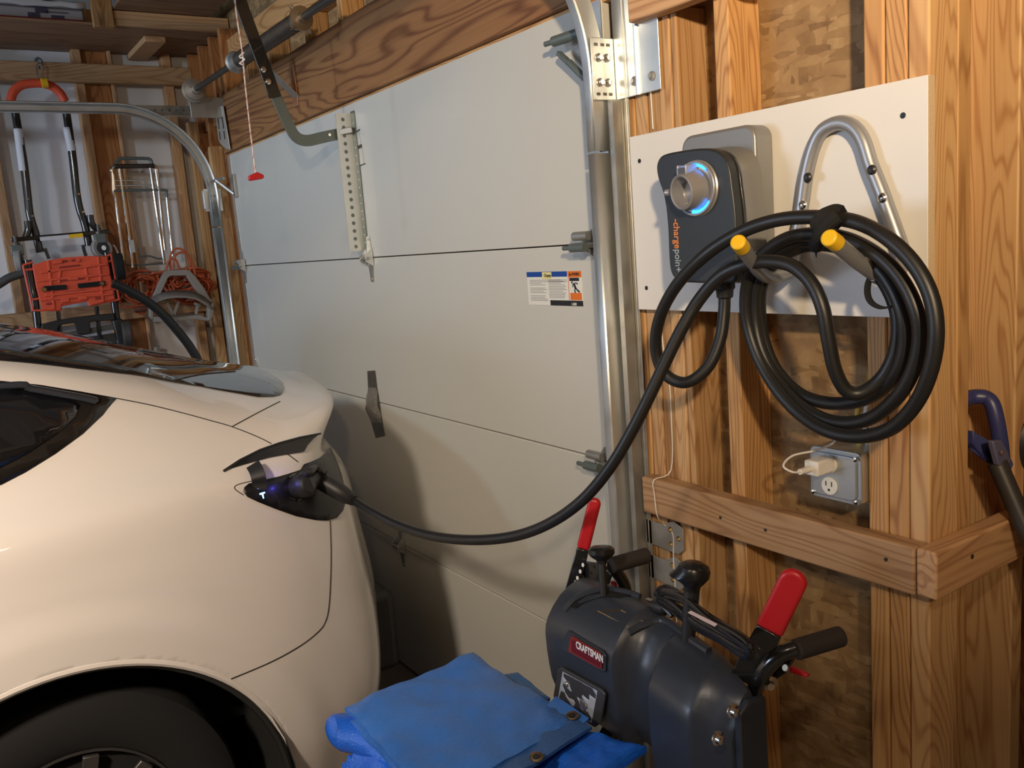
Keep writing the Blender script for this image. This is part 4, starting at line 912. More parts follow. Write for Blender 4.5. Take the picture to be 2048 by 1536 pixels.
# --- outlet box
ob = thing('outlet_box', (-.965, 1.33, 1.16), 'metal electrical outlet box screwed beside the stud under the cable coil', 'outlet')
MB().box((-1.016, 1.318, 1.116), (-.913, 1.418, 1.208)).build('box_body', GALV, ob, bev=.004)
slab('cover_plate', plain('zinc_cover', (.50, .55, .60), .30, .7, noise=.1, nscale=15), rrect(-1.018, -.911, 1.114, 1.210, .012), 1.3175, 1.3125, ob, .0015)
slab('raised_face', plain('zinc_cover', (.42, .46, .52), .22, 1), rrect(-1.010, -.919, 1.122, 1.202, .012), 1.3124, 1.3075, ob, .0015)
for x, z in ((-.919, 1.200), (-1.009, 1.124), (-.919, 1.122)): MB().lathe((x, 1.3075, z), (0, -1, 0), [(0, .0045), (.002, .0045), (.003, .002)], 10).build('screw', CHROME, ob)
for zc_ in (1.142, 1.183):
    rc = thing('receptacle', (-.972, 1.306, zc_), None, None); par(rc, ob)
    MB().lathe((-.972, 1.3070, zc_), (0, -1, 0), [(0, .0165), (.0022, .0165), (.003, .0155)], 28).build('face', plain('ivory_plastic', (.80, .78, .70), .35), rc)
    for dx in (-.006, .006): MB().box((-.972 + dx - .001, 1.3036, zc_ + .0), (-.972 + dx + .001, 1.3042, zc_ + .009)).build('slot', BLKP, rc)
    MB().lathe((-.972, 1.3042, zc_ - .007), (0, -1, 0), [(0, .0025), (.0006, .0025)], 10).build('ground_hole', BLKP, rc)
ad = thing('usb_charger', (-.985, 1.28, 1.183), 'white USB phone charger plugged into the upper receptacle', 'charger')
MB().box((-.990, 1.258, 1.170), (-.960, 1.3035, 1.198)).build('body', WHT, ad, bev=.004)
u0 = V((-.975, 1.258, 1.184))
tube('usb_plug', WHT, [u0, u0 + V((-.0005, -.030, 0))], [.006, .0055], ad, 12, bev=.001)
uc = [u0 + V((0, -.03, 0)), u0 + V((-.004, -.045, .003)), u0 + V((-.020, -.048, .012)), u0 + V((-.022, -.02, .024)), u0 + V((-.006, .02, .028)), u0 + V((.012, .045, .038)), u0 + V((.018, .06, .055))]
tube('usb_cord', WHT, spline(uc, 8), .0019, ad, 8)
rx = thing('romex_cable', (-.93, 1.38, 1.3), 'yellow and white electrical cables coming down into the outlet box', 'wiring')
for x0, m, r in ((1718, plain('yellow_cable', (.62, .45, .08), .5), .005), (1735, plain('white_cable', (.66, .64, .56), .5), .005)):
    pts = [atY(x, y, 1.385) for x, y in ((x0 + 28, 640), (x0 + 26, 720), (x0 + 14, 780), (x0, 810), (x0 - 4, 850), (x0 + 2, 890))]
    tube('cable', m, spline(pts, 6), r, rx, 8)
wr = thing('thin_wire', (-1.4, 1.32, 1.2), 'thin white low-voltage wire stapled down the studs beside the track', 'wire')
WI = plain('white_wire', (.80, .76, .68), .45)
tube('wire', WI, spline([atY(x, y, 1.330) for x, y in ((1290, 30), (1294, 90), (1299, 150), (1303, 210), (1306, 258))], 5), .0013, wr, 6)
w2 = [atY(x, y, 1.330) for x, y in ((1322, 625), (1326, 690), (1338, 760), (1343, 840), (1342, 940))] + [atY(x, y, 1.289) for x, y in ((1308, 960), (1309, 990), (1315, 1033))] + [atY(x, y, 1.325) for x, y in ((1330, 1050), (1346, 1070), (1347, 1120), (1352, 1200), (1355, 1330), (1358, 1500))]
tube('wire', WI, spline(w2, 5), .0013, wr, 6)
# ================================================================== snow blower
sb = thing('snow_blower', (-1.07, .6, 0), 'dark two-stage snow blower with red levers parked by the stud wall', 'snow blower')
SBM = plain('dash_plastic', (.032, .039, .053), .34, noise=.12, nscale=80, bump=.12)
# console: sections along X; outline in (Y, z)
def sec(x, f, lo, top, bk):
    pts = [(bk + .008, lo + .03), (bk - .02, lo), (f + .035, lo + .005), (f + .010, lo + .03), (f, lo + .075), (f - .004, top - .085), (f + .005, top - .052), (f + (bk - f) * .28, top - .018), (f + (bk - f) * .55, top - .002), (f + (bk - f) * .75, top), (bk - .012, top - .012), (bk + .010, top - .06)]
    return [(x, y, z) for y, z in pts]
xs_ = [(-1.345, .965, .76, .915, 1.01), (-1.338, .930, .745, .938, 1.025), (-1.322, .906, .735, .952, 1.03), (-1.30, .898, .725, .960, 1.03), (-1.20, .895, .718, .966, 1.025), (-1.125, .895, .715, .966, 1.02), (-1.110, .898, .715, .964, 1.02), (-1.098, .916, .72, .957, 1.018), (-1.075, .930, .70, .952, 1.015),
       (-1.035, .930, .69, .954, 1.01), (-1.020, .905, .685, .958, 1.005), (-1.005, .880, .68, .958, 1.0), (-.93, .872, .68, .956, .985), (-.905, .872, .68, .952, .975), (-.890, .880, .68, .946, .970), (-.852, .892, .69, .936, .955), (-.842, .900, .70, .928, .950), (-.836, .915, .71, .915, .945)]
def smoothsec(s): 
    P = spline([V(p) for p in s], 2, closed=True); return P
rows = [smoothsec(sec(*a)) for a in xs_]
# interpolate along X
rr_ = []
for j in range(len(rows[0])): rr_.append(spline([r[j] for r in rows], 2))
rows = [[rr_[j][i] for j in range(len(rr_))] for i in range(len(rr_[0]))]
mb = MB().grid(rows, closed=True); n_ = len(rows[0]); mb.f += [tuple(range(n_)), tuple(len(mb.v) - 1 - k for k in range(n_))]
con = mb.build('console', SBM, sb, smooth=24)
bmc = bmesh.new(); bmc.from_mesh(con.data); BC = BVHTree.FromBMesh(bmc)
def chit(x, y, off=0):
    p, n, i, d = BC.ray_cast(V((0, 0, H)), ray(x, y))
    if p is None: p, n, i, d = BC.find_nearest(atY(x, y, .95))
    if n.dot(ray(x, y)) > 0: n = -n
    return p + n * off, n
# side end cap plate with bolts
MB().prism([(-.838, .893, .69), (-.838, .893, .915), (-.838, .915, .93), (-.838, .952, .925), (-.838, .955, .70), (-.838, .93, .655), (-.838, .905, .665)], (.012, 0, 0)).build('side_bracket', SBM, sb, bev=.004)
for x, y in ((1464, 1421), (1434, 1476)):
    q = atX(x, y, -.8255); MB().lathe(q, (1, 0, 0), [(0, .011), (.002, .011), (.003, .0075), (.009, .0065), (.010, .004)], 16).build('bolt', CHROME, sb)
# logo recess, badge and head lamp on the front
def fq(px, off=0): return [chit(x, y)[0] + V((0, off, 0)) for x, y in px]
MB().prism(fq([(1134, 1272), (1140, 1258), (1210, 1300), (1216, 1310), (1215, 1343), (1208, 1342), (1130, 1300), (1127, 1292)], -.0015), V((0, -.004, 0))).build('badge_surround', SBM, sb, bev=.002)
bz = MB().prism(fq([(1146, 1277), (1150, 1269), (1207, 1302), (1211, 1309), (1210, 1335), (1202, 1333), (1143, 1300)], -.0062), V((0, -.002, 0))).build('badge', plain('badge_dark_red', (.22, .02, .015), .35), sb, bev=.0008)
bl_, br_ = fq([(1152, 1290), (1208, 1322)], 0)
tY = min(bl_.y, br_.y) - .0088
MB().prism([V((p.x, tY + .0002, p.z)) for p in fq([(1152, 1276), (1208, 1308), (1207, 1332), (1151, 1300)])], V((0, -.0004, 0))).build('badge_panel', plain('badge_maroon', (.14, .004, .006), .35), bz)
a = atY(1152.5, 1289.5, tY); b = atY(1208, 1320.5, tY)
text('CRAFTSMAN', .0195, V((a.x, tY - .0003, a.z)), (b.x - a.x, 0, b.z - a.z), (0, 0, 1), plain('badge_white', (.85, .85, .88), .4), bz, fit=(b - a).length * .97, ext=.0004, bold=.0005)
lampq = [(1124, 1337), (1130, 1331), (1210, 1376), (1218, 1386), (1214, 1440), (1206, 1447), (1132, 1395), (1125, 1384)]
lf = fq(lampq); ly = min(p.y for p in lf) - .003
lf = [V((p.x, ly, p.z)) for p in lf]
hl = MB().prism(lf, V((0, -.006, 0))).build('head_lamp', plain('lamp_bezel', (.05, .05, .055), .3), sb, bev=.002)
cc_ = sum(lf, V()) / len(lf)
inn = [cc_ + (p - cc_) * .86 for p in lf]
REF = plain('lamp_reflector', (.62, .67, .74), .22, .35)
rl_ = random.Random(5); tlx, trx, brx, blx = inn[0], inn[3], inn[5], inn[7]
rows = []
for i in range(8):
    v = i / 7; r = []
    for j in range(8):
        u = j / 7; p = (inn[1].lerp(inn[2], u)).lerp(inn[6].lerp(inn[5], u), v)
        e = min(u, 1 - u, v, 1 - v); r.append(V((p.x, ly - .0064 + (0 if e == 0 else rl_.uniform(-.002, .006) * .5), p.z)))
    rows.append(r)
MB().grid(rows).build('reflector', REF, hl, fix=False, smooth=0)
for dx, dz, r in ((.016, -.010, .011), (-.030, .012, .006)):
    MB().lathe((cc_.x + dx, ly - .0062, cc_.z + dz), (0, -1, 0), [(0, r), (.002, r * .9), (.004, r * .5)], 14).build('bulb', plain('lamp_glass', (.85, .90, .95), .05, .9), hl)
# ribs and openings on top
tp = [chit(x, y, .002)[0] for x, y in ((1130, 1222), (1150, 1200), (1180, 1186), (1215, 1180), (1250, 1186), (1280, 1196))]
tube('chute_slot_rim', SBM, spline(tp, 5), .006, sb, 8)
sl = [chit(x, y, .0012)[0] for x, y in ((1140, 1214), (1160, 1197), (1190, 1186), (1225, 1184), (1262, 1192), (1240, 1196), (1200, 1196), (1170, 1206), (1152, 1218))]
MB().prism(sl, V((0, 0, .001))).build('chute_slot', plain('slot_dark', (.003, .003, .003), .9), sb)
tp = [chit(x, y, .001)[0] for x, y in ((1258, 1265), (1290, 1250), (1330, 1243), (1380, 1248), (1420, 1262))]
tube('top_rib', SBM, spline(tp, 5), .007, sb, 8)
lb = [chit(x, y, .0012)[0] for x, y in ((1193, 1224), (1238, 1219), (1310, 1238), (1300, 1250), (1262, 1258))]
lbo = MB().prism(lb, V((0, 0, .0008))).build('instruction_label', plain('label_print', (.045, .032, .022), .5, noise=.5, nscale=220), sb)
for (xa, ya), (xb, yb) in (((1197, 1223), (1257, 1254)), ((1243, 1222), (1290, 1246))):
    tube('label_line', plain('label_gold', (.30, .22, .12), .5), [chit(xa, ya, .0025)[0], chit(xb, yb, .0025)[0]], .0009, lbo, 4)
# handle bars, grips, levers, triggers
def bar(name, mat, pts, r, k=6, parent=sb, n=14, **kw): return tube(name, mat, spline(pts, k), r, parent, n, **kw)
bar('handlebar', BLKM, [(-1.24, .66, .40), (-1.25, .98, .55), (-1.255, 1.05, .80), (-1.252, 1.05, .93), (-1.245, 1.02, .988), (-1.240, 1.012, .999)], .0125)
bar('handlebar', BLKM, [(-.90, .66, .40), (-.895, .93, .55), (-.875, .975, .78), (-.862, .965, .90), (-.838, .960, .955), (-.815, .972, .988), (-.797, .988, 1.0)], .0125)
gL0, gL1 = atZ(1222, 1131, 1.0), atZ(1296, 1110, 1.004); gR0, gR1 = atZ(1590, 1300, 1.0), atZ(1683, 1272, 1.004)
for a, b in ((gL0, gL1), (gR0, gR1)): tube('grip', plain('foam_grip', (.028, .022, .020), .75), [a, b], .0155, sb, 18, bev=.003)
# flat levers
def lever(px, dY, split, wd):
    """px: axis of the lever in the photograph from tip to pivot, on a plane leaning away with depth dY"""
    P = [atY(x, y, Y) for (x, y), Y in zip(px, dY)]
    d = (P[-1] - P[0]).normalized(); v = ray(*px[1]); sd = d.cross(v).normalized(); nr_ = sd.cross(d).normalized(); nr_ = nr_ if nr_.dot(v) > 0 else -nr_
    L = (P[-1] - P[0]).length
    def outline(t0, t1, w0, w1, rnd):
        out = []
        if rnd:
            for k in range(13):
                a = math.pi * k / 12; out.append(P[0] + d * (t0 * L + w0 * .5 * (1 - math.sin(a))) - sd * w0 / 2 * math.cos(a))
        else: out += [P[0] + d * t0 * L - sd * w0 / 2, P[0] + d * t0 * L + sd * w0 / 2]
        return out + [P[0] + d * t1 * L + sd * w1 / 2, P[0] + d * t1 * L - sd * w1 / 2]
    MB().prism(outline(0, split, wd, wd * 1.02, True), nr_ * .016).build('lever_sleeve', RED, sb, bev=.0065, seg=4)
    MB().prism([p + nr_ * .004 for p in outline(split + .002, 1, wd * .95, wd * 1.15, False)], nr_ * .008).build('lever_blade', BLKM, sb, bev=.002)
ld = .955
lever(((1594, 1146), (1545, 1245), (1486, 1368)), (.975, .962, .945), .52, .040)
lever(((1191, 998), (1170, 1090), (1140, 1200)), (1.05, 1.03, 1.0), .50, .026)
MB().prism([atY(x, y, .985) for x, y in ((1522, 1300), (1582, 1290), (1585, 1322), (1570, 1348), (1530, 1372), (1500, 1352))], V((0, .006, 0))).build('lever_bracket', BLKM, sb, bev=.002)
MB().prism([atY(x, y, 1.03) for x, y in ((1162, 1122), (1205, 1128), (1222, 1150), (1212, 1180), (1160, 1178))], V((0, .006, 0))).build('lever_bracket', BLKM, sb, bev=.002)
q = atY(1536, 1361, .975); MB().lathe(q, (.8, -.6, 0), [(0, .013), (.008, .013), (.010, .006), (.02, .006)], 6).build('hex_nut', plain('brassy_steel', (.42, .36, .28), .4, 1), sb)
for x, y in ((1558, 1299), (1573, 1336)): MB().lathe(atY(x, y, .972), (0, -1, .5), [(0, .006), (.004, .005)], 10).build('rivet', plain('brassy_steel', (.42, .36, .28), .4, 1), sb)
MB().prism([atY(x, y, 1.01) for x, y in ((1576, 1333), (1590, 1338), (1614, 1350), (1613, 1356), (1598, 1352), (1578, 1345))], V((0, .008, 0))).build('trigger', RED, sb, bev=.002)
MB().prism([atY(x, y, 1.06) for x, y in ((1220, 1162), (1235, 1166), (1252, 1177), (1250, 1181), (1232, 1175), (1220, 1170))], V((0, .008, 0))).build('trigger', RED, sb, bev=.002)
q = atY(1470, 1392, .99); MB().prism([atY(x, y, 1.02) for x, y in ((1500, 1390), (1478, 1440), (1482, 1445), (1506, 1405))], V((0, .01, 0))).build('red_link', RED, sb)
for k in range(4):
    q = atY(1166 - k * 5.5, 1130 + k * 13, 1.012); MB().lathe(q, (0, -1, .2), [(0, .0042), (.0005, .0042)], 12).build('speed_mark', WHT, sb)
MB().prism([atY(x, y, 1.012) for x, y in ((1141, 1162), (1151, 1160), (1150, 1172), (1140, 1173))], V((0, -.0005, 0))).build('speed_label', WHT, sb)
# knobs
def knob(base, top, prof, stem):
    ax = (top - base).normalized(); tube('lever_stem', BLKP, [base, top], stem, sb, 12)
    MB().lathe(top - ax * .004, ax, prof, 28).build('knob', BLKG if False else plain('knob_black', (.012, .012, .013), .28), sb)
knob(chit(1205, 1192, -.01)[0], atY(1204, 1122, chit(1205, 1192)[0].y + .012), [(0, .010), (.006, .011), (.012, .020), (.018, .0245), (.026, .0245), (.031, .019), (.032, .012)], .0075)
jb = chit(1368, 1230, -.01)[0]; jt = atY(1384, 1176, jb.y + .01)
tube('lever_stem', BLKP, [jb, jt], [.011, .013], sb, 12)
ax = (jt - jb).normalized(); jx = ax.cross(V((0, 1, 0))).normalized()
kb = MB().lathe(jt - ax * .004, ax, [(0, .013), (.008, .014), (.016, .021), (.024, .0265), (.034, .0275), (.042, .024), (.047, .015), (.048, .003)], 28)
kb.v = [tuple(V(v) + (V((-.012, -.008, 0)) * max(0, min(1, ((V(v) - jt).dot(ax) - .010) / .012)) if (V(v) - jt).dot(V((-1, -.6, 0))) > .008 and (V(v) - jt).dot(ax) < .028 else V())) for v in kb.v]
kb.build('knob', plain('knob_black', (.012, .012, .013), .28), sb)
# coiled starter cord lying on the console
cd = thing('starter_cord', (-1.0, .98, .99), 'black power cord bundled on top of the snow blower console', 'power cord')
rc_ = random.Random(3)
pts = []
for k in range(5):
    o = k * 4.5; h_ = .012 + k * .0045
    for x, y in ((1318, 1190), (1335, 1184), (1372, 1200), (1420, 1238), (1470, 1272), (1500, 1296), (1488, 1306), (1440, 1275), (1390, 1245), (1345, 1212), (1322, 1200)):
        pts.append(atY(x + rc_.uniform(-3, 3), y - o * .9 + rc_.uniform(-2, 3) + 8, .985 - (x - 1318) * .00042 - .004 * (k % 2)))
tube('cord', plain('cord_rubber', (.010, .010, .011), .25, coat=.2), spline(pts, 5), .0052, cd, 8)
lo = [atY(x, y, .985) for x, y in ((1345, 1232), (1322, 1205), (1314, 1186), (1326, 1176), (1342, 1186), (1352, 1204), (1350, 1222))]
tube('cord', plain('cord_rubber', (.010, .010, .011), .25, coat=.2), spline(lo, 6), .0052, cd, 8)
q, n = chit(1312, 1222, .012)
MB().lathe(q, (1, .1, .05), [(-.012, .010), (.0, .013), (.016, .013), (.022, .008)], 14).build('plug', BLKP, cd)
for dz in (-.006, .006): MB().box(q + V((-.028, -.006 + dz * .3, dz - .0008)), q + V((-.010, .001 + dz * .3, dz + .0008))).build('prong', CHROME, cd)
MB().prism([atY(x, y, .925) for x, y in ((1376, 1225), (1382, 1221), (1436, 1248), (1430, 1253))], V((0, -.001, 0))).build('cord_tag', plain('tag_pink', (.68, .50, .46), .5), cd)
# lower machine (mostly under the tarps)
ENG = plain('engine_black', (.02, .02, .022), .45)
MB().box((-1.26, .22, .36), (-.88, .66, .60)).build('engine_block', ENG, sb, bev=.03, seg=3)
MB().lathe((-1.06, .42, .56), (0, 0, 1), [(0, .16), (.06, .155), (.075, .10)], 28).build('recoil_cover', ENG, sb)
MB().lathe((-.90, .50, .58), (0, 0, 1), [(0, .03), (.03, .03)], 16).build('fuel_cap', RED, sb)
MB().prism([(-1.40, -.48, .03), (-1.40, -.10, .03), (-1.40, -.02, .25), (-1.40, -.12, .50), (-1.40, -.42, .50), (-1.40, -.50, .30)], V((.66, 0, 0))).build('auger_housing', plain('dark_grey_steel', (.06, .06, .065), .4, .4), sb, bev=.01)
MB().lathe((-1.07, -.22, .48), (0, -.12, 1), [(0, .075), (.10, .07), (.20, .078), (.24, .06)], 24).build('chute', ENG, sb)
MB().box((-1.20, -.05, .20), (-.94, .70, .37)).build('chassis', ENG, sb, bev=.01)
for x in (-1.38, -.79):
    wv = thing('wheel', (x, .45, .19), None, None); par(wv, sb); sg = -1 if x < -1 else 1
    MB().lathe((x - sg * .045, .45, .19), (sg, 0, 0), [(0, .10), (0, .165), (.015, .19), (.075, .19), (.09, .165), (.09, .10)], 36).build('tyre', TYRE, wv)
    MB().lathe((x - sg * .03, .45, .19), (sg, 0, 0), [(0, .105), (.05, .105), (.05, .09), (.03, .08), (.035, .03)], 24).build('rim', RED, wv)
MB().lathe((-1.38, .45, .19), (1, 0, 0), [(0, .012), (.6, .012)], 10).build('axle', DARKM, sb)
for x in (-1.2, -.95): MB().bar((x, .62, .36), (x, .98, .73), .03, .02).build('console_strut', BLKM, sb)
# ================================================================== tarps
def tarpmat(name, c, rough):
    m, t, b = nt(name); L = t.links.new
    tc = N(t, 'ShaderNodeTexCoord'); wv = N(t, 'ShaderNodeTexNoise', Scale=260, Detail=2); n2 = N(t, 'ShaderNodeTexNoise', Scale=7, Detail=6)
    mp = N(t, 'ShaderNodeMapping'); mp.inputs['Scale'].default_value = (1, .25, 1); L(tc.outputs['Object'], mp.inputs['Vector']); L(mp.outputs[0], wv.inputs['Vector']); L(tc.outputs['Object'], n2.inputs['Vector'])
    mx = N(t, 'ShaderNodeMix', _data_type='RGBA'); mx.inputs[6].default_value = (*[v * .75 for v in c], 1); mx.inputs[7].default_value = (*[min(1, v * 1.3 + .01) for v in c], 1)
    L(n2.outputs['Fac'], mx.inputs[0]); L(mx.outputs[2], b.inputs['Base Color']); b.inputs['Roughness'].default_value = rough; b.inputs['Coat Weight'].default_value = .15; b.inputs['Coat Roughness'].default_value = .3
    ad = N(t, 'ShaderNodeMath', _operation='ADD'); L(wv.outputs['Fac'], ad.inputs[0]); L(n2.outputs['Fac'], ad.inputs[1])
    bp = N(t, 'ShaderNodeBump', Strength=.7, Distance=.003); L(ad.outputs[0], bp.inputs['Height']); L(bp.outputs[0], b.inputs['Normal']); MATS[name] = m; return m
TA = tarpmat('tarp_blue', (.034, .165, .56), .40); TB = tarpmat('tarp_bright_blue', (.008, .12, .66), .32)
from mathutils import noise as mn
def sheet(c4, nu, nv, amp, sc, thick, edge=0.0, seed=0, droop=None):
    A, B_, C_, D_ = [V(p) for p in c4]; top = []
    for i in range(nu + 1):
        r = []
        for j in range(nv + 1):
            u, v = i / nu, j / nv; p = (A * (1 - u) + B_ * u) * (1 - v) + (D_ * (1 - u) + C_ * u) * v
            p = p + V((0, 0, amp * mn.noise(V((p.x * sc, p.y * sc, seed))) + amp * .5 * mn.noise(V((p.x * sc * 2.7, p.y * sc * 2.7, seed + 5))) - amp * .55 * abs(mn.noise(V((p.x * sc * 1.6 + p.y * 4, p.y * sc * 1.1, seed + 9))))))
            e = min(u, 1 - u, v, 1 - v); p.z -= edge * max(0, 1 - e / .10) ** 2
            if droop: p = droop(p, u, v)
            r.append(p)
        top.append(r)
    mb = MB().grid(top); k = len(mb.v); bot = [[p - V((0, 0, thick)) for p in r] for r in top]; mb.grid(bot)
    per = [(i, 0) for i in range(nu)] + [(nu, j) for j in range(nv)] + [(i, nv) for i in range(nu, 0, -1)] + [(0, j) for j in range(nv, 0, -1)]
    idx = lambda i, j: i * (nv + 1) + j
    for a in range(len(per)):
        p, q = per[a], per[(a + 1) % len(per)]; mb.f.append((idx(*p), idx(*q), k + idx(*q), k + idx(*p)))
    return mb
tp1 = thing('folded_tarp', (-1.3, .68, .78), 'folded woven blue tarp with brass grommets lying on top of the pile', 'tarp')
ZT = .800
A_, B_, C_ = atZ(688, 1404, ZT + .0), atZ(946, 1300, ZT + .0), atZ(1150, 1428, ZT)
D_ = C_ + (A_ - B_) + V((.03, -.02, 0))
def rs(p, k): return V((p.x, p.y, p.z + k))
sheet([A_, B_, C_, D_], 34, 34, .008, 9, .007, .006, 1).build('top_fold', TA, tp1)
i_ = (C_ - B_).normalized(); j_ = (A_ - B_).normalized()
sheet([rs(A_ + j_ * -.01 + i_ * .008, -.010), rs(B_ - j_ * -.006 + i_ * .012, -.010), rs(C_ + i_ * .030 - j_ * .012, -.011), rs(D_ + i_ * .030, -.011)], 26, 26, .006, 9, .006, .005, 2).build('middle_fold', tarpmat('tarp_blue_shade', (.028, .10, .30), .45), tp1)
sheet([rs(A_ + i_ * .02, -.020), rs(B_ + i_ * .02, -.020), rs(C_ + i_ * .012 + j_ * .01, -.022), rs(D_ + i_ * .012, -.022)], 26, 26, .007, 8, .008, .006, 3).build('lower_fold', TA, tp1)
# grommet corner flap
g0 = C_ + i_ * .004; 
fl4 = [atZ(1112, 1392, .792), atZ(1178, 1436, .790), atZ(1152, 1462, .784), atZ(1060, 1445, .79)]
sheet(fl4, 8, 8, .002, 12, .003, 0, 4).build('corner_flap', TA, tp1)
for x, y, z in ((1145, 1432, .7935), (1073, 1515, .792)):
    q = atZ(x, y, z); MB().lathe(q, (.15, -.1, 1), [(0, .0115), (.002, .0115), (.003, .0095), (.002, .006), (0, .0055)], 20).build('grommet', plain('old_brass', (.38, .30, .18), .35, 1), tp1)
    MB().lathe(q + V((0, 0, .0021)), (.15, -.1, 1), [(0, .0056), (.0003, .0056)], 14).build('grommet_hole', BLKP, tp1)
tp2 = thing('crumpled_tarp', (-1.25, .6, .7), 'bright blue crumpled tarp underneath the folded tarp', 'tarp')
def dr(p, u, v):
    return p
zt2 = .752
c4 = [atZ(640, 1470, zt2) , atZ(960, 1375, zt2), atZ(1292, 1478, zt2 - .005), atZ(930, 1760, zt2)]
def dr2(p, u, v):
    e = min(u, 1 - u, v, 1 - v); 
    p.z -= .14 * max(0, 1 - e / .16) ** 1.6; p.z += .010 * math.sin(u * 17 + v * 9) * (1 - e) ; return p
sheet(c4, 44, 44, .016, 8, .012, 0, 9, dr2).build('sheet', TB, tp2)
rl = [atZ(x, y, .755) for x, y in ((655, 1460), (690, 1452), (760, 1470), (840, 1510), (900, 1560))]
rows = []
P = spline(rl, 5)
for i, p in enumerate(P):
    d = (P[min(i + 1, len(P) - 1)] - P[max(i - 1, 0)]).normalized(); sd = d.cross(V((0, 0, 1)))
    ez = min(1, .25 + (i / 4) ** .7) ; rows.append([p + sd * .040 * ez * math.cos(a) * (1 + .12 * mn.noise(V((i * .3, a, 0)))) + V((0, 0, 1)) * (.030 * ez * math.sin(a) * (1 + .25 * mn.noise(V((a, i * .25, 3)))) - .012) for a in [2 * math.pi * k / 20 for k in range(20)]])
mb = MB().grid(rows, closed=True); mb.f += [tuple(range(20)), tuple(len(mb.v) - 1 - k for k in range(20))]
mb.build('rolled_edge', TB, tp2)
c5 = [atZ(1000, 1345, .775), atZ(1035, 1340, .775), atZ(1100, 1392, .775), atZ(1040, 1420, .775)]
sheet(c5, 10, 10, .006, 16, .006, .004, 12).build('loose_corner', tarpmat('tarp_teal_blue', (.010, .09, .26), .4), tp2)
c6 = [atZ(1040, 1470, .765), atZ(1200, 1455, .775), atZ(1292, 1478, .765), atZ(1080, 1620, .74)]
sheet(c6, 24, 24, .010, 14, .010, .012, 15).build('front_flap', TB, tp2)
# ================================================================== bay behind the corner post
sv = thing('snow_shovel', (-.8, 1.5, 1.2), 'navy D-grip snow shovel hanging in the stud bay right of the corner', 'shovel')
def aX(l, r=1): return [atX(x, y, X) for x, y, X in l]
tube('grip_bar', NAVY, spline(aX([(1925, 800, -.835), (1945, 794, -.828), (1970, 795, -.812), (1984, 808, -.800), (1993, 840, -.792), (2000, 880, -.788), (2004, 915, -.786)]), 6), .0135, sv, 14)
MB().prism(aX([(1925, 858, -.838), (1945, 872, -.830), (1992, 898, -.800), (2006, 925, -.795), (1998, 940, -.795), (1972, 925, -.805), (1940, 900, -.832), (1925, 885, -.838)]), V((.02, 0, 0))).build('grip_fork', NAVY, sv, bev=.003)
MB().prism(aX([(1972, 880, -.785), (1990, 878, -.785), (2006, 905, -.780), (2010, 925, -.780), (1985, 930, -.780)]), V((.012, 0, 0))).build('grip_socket', plain('navy_grey', (.10, .10, .17), .4), sv, bev=.003)
MB().lathe(atX(2003, 905, -.766), (1, 0, 0), [(0, .004), (.003, .0035)], 10).build('rivet', CHROME, sv)
sh0, sh1 = atX(1994, 925, -.782), atX(2048, 1050, -.735)
dd = (sh1 - sh0)
tube('shaft', plain('shovel_shaft', (.035, .032, .030), .45), [sh0, sh0 + dd * 1.0, sh0 + dd * 4.6], .0165, sv, 16)
be = sh0 + dd * 4.6
MB().box(be + V((-.02, -.18, -.34)), be + V((.01, .22, .02))).build('blade', NAVY, sv, bev=.008)
bw = thing('leaf_blower', (-.72, 1.75, 1.1), 'black and red power tool hanging past the corner at the right edge', 'power tool')
q = atX(2086, 880, -.79)
MB().lathe(q + V((-.01, 0, 0)), (1, -.25, 0), [(-.035, .03), (-.03, .058), (-.01, .070), (.02, .070), (.04, .055), (.045, .02)], 28).build('fan_housing', BLKP, bw)
MB().box(q + V((-.03, .0, -.22)), q + V((.05, .10, -.055))).build('motor_case', RED, bw, bev=.015)
MB().box(q + V((-.02, .01, -.40)), q + V((.03, .07, -.22))).build('tube', BLKP, bw, bev=.02)
gb = thing('duffel_bag', (-.7, 1.72, .6), 'black bag standing on the floor at the right edge below the rail', 'bag')
MB().box((-.75, 1.70, .0), (-.50, 2.15, .62)).build('bag_body', plain('black_fabric', (.012, .012, .014), .9), gb, bev=.05, seg=4)
# ================================================================== left wall things
def aXs(pts, X): return [atX(x, y, X) for x, y in pts]
# --- folding dolly hung from the top rail
dl = thing('folding_dolly', (-4.72, .6, 1.7), 'folded black platform dolly with an orange foam handle hanging by the left wall', 'dolly')
hk = aXs([(75, 120), (79, 140), (80, 158), (84, 168)], -4.79)
tube('foam_handle', ORG, spline(aXs([(21, 203), (27, 184), (42, 171), (62, 167), (84, 167), (104, 173), (120, 186), (130, 203)], -4.72), 6), .020, dl, 14)
MB().lathe(atX(89, 166, -4.69), (0, 1, .1), [(-.012, .022), (.012, .022)], 14).build('yellow_tie', YEL, dl)
tube('handle_tube', BLKM, spline(aXs([(26, 205), (33, 240), (48, 330), (55, 390), (60, 430), (72, 470), (80, 505)], -4.72), 5), .018, dl, 12)
tube('handle_tube', BLKM, spline(aXs([(128, 205), (135, 240), (146, 320), (153, 385), (160, 420), (170, 450), (178, 492)], -4.72), 5), .018, dl, 12)
for p in (((36, 258), (47, 342)), ((134, 255), (144, 302))):
    tube('white_label', plain('label_white', (.62, .62, .66), .5), [atX(*p[0], -4.72), atX(*p[1], -4.72)], .0195, dl, 12)
for i, (x, y) in enumerate(((56, 398), (64, 432), (157, 388), (166, 424))): MB().lathe(atX(x, y, -4.70), (1, 0, 0), [(0, .007), (.006, .005)], 8).build('rivet', CHROME, dl)
tube('side_tube', BLKM, spline(aXs([(55, 442), (56, 460), (50, 478)], -4.70), 4), .016, dl, 12)
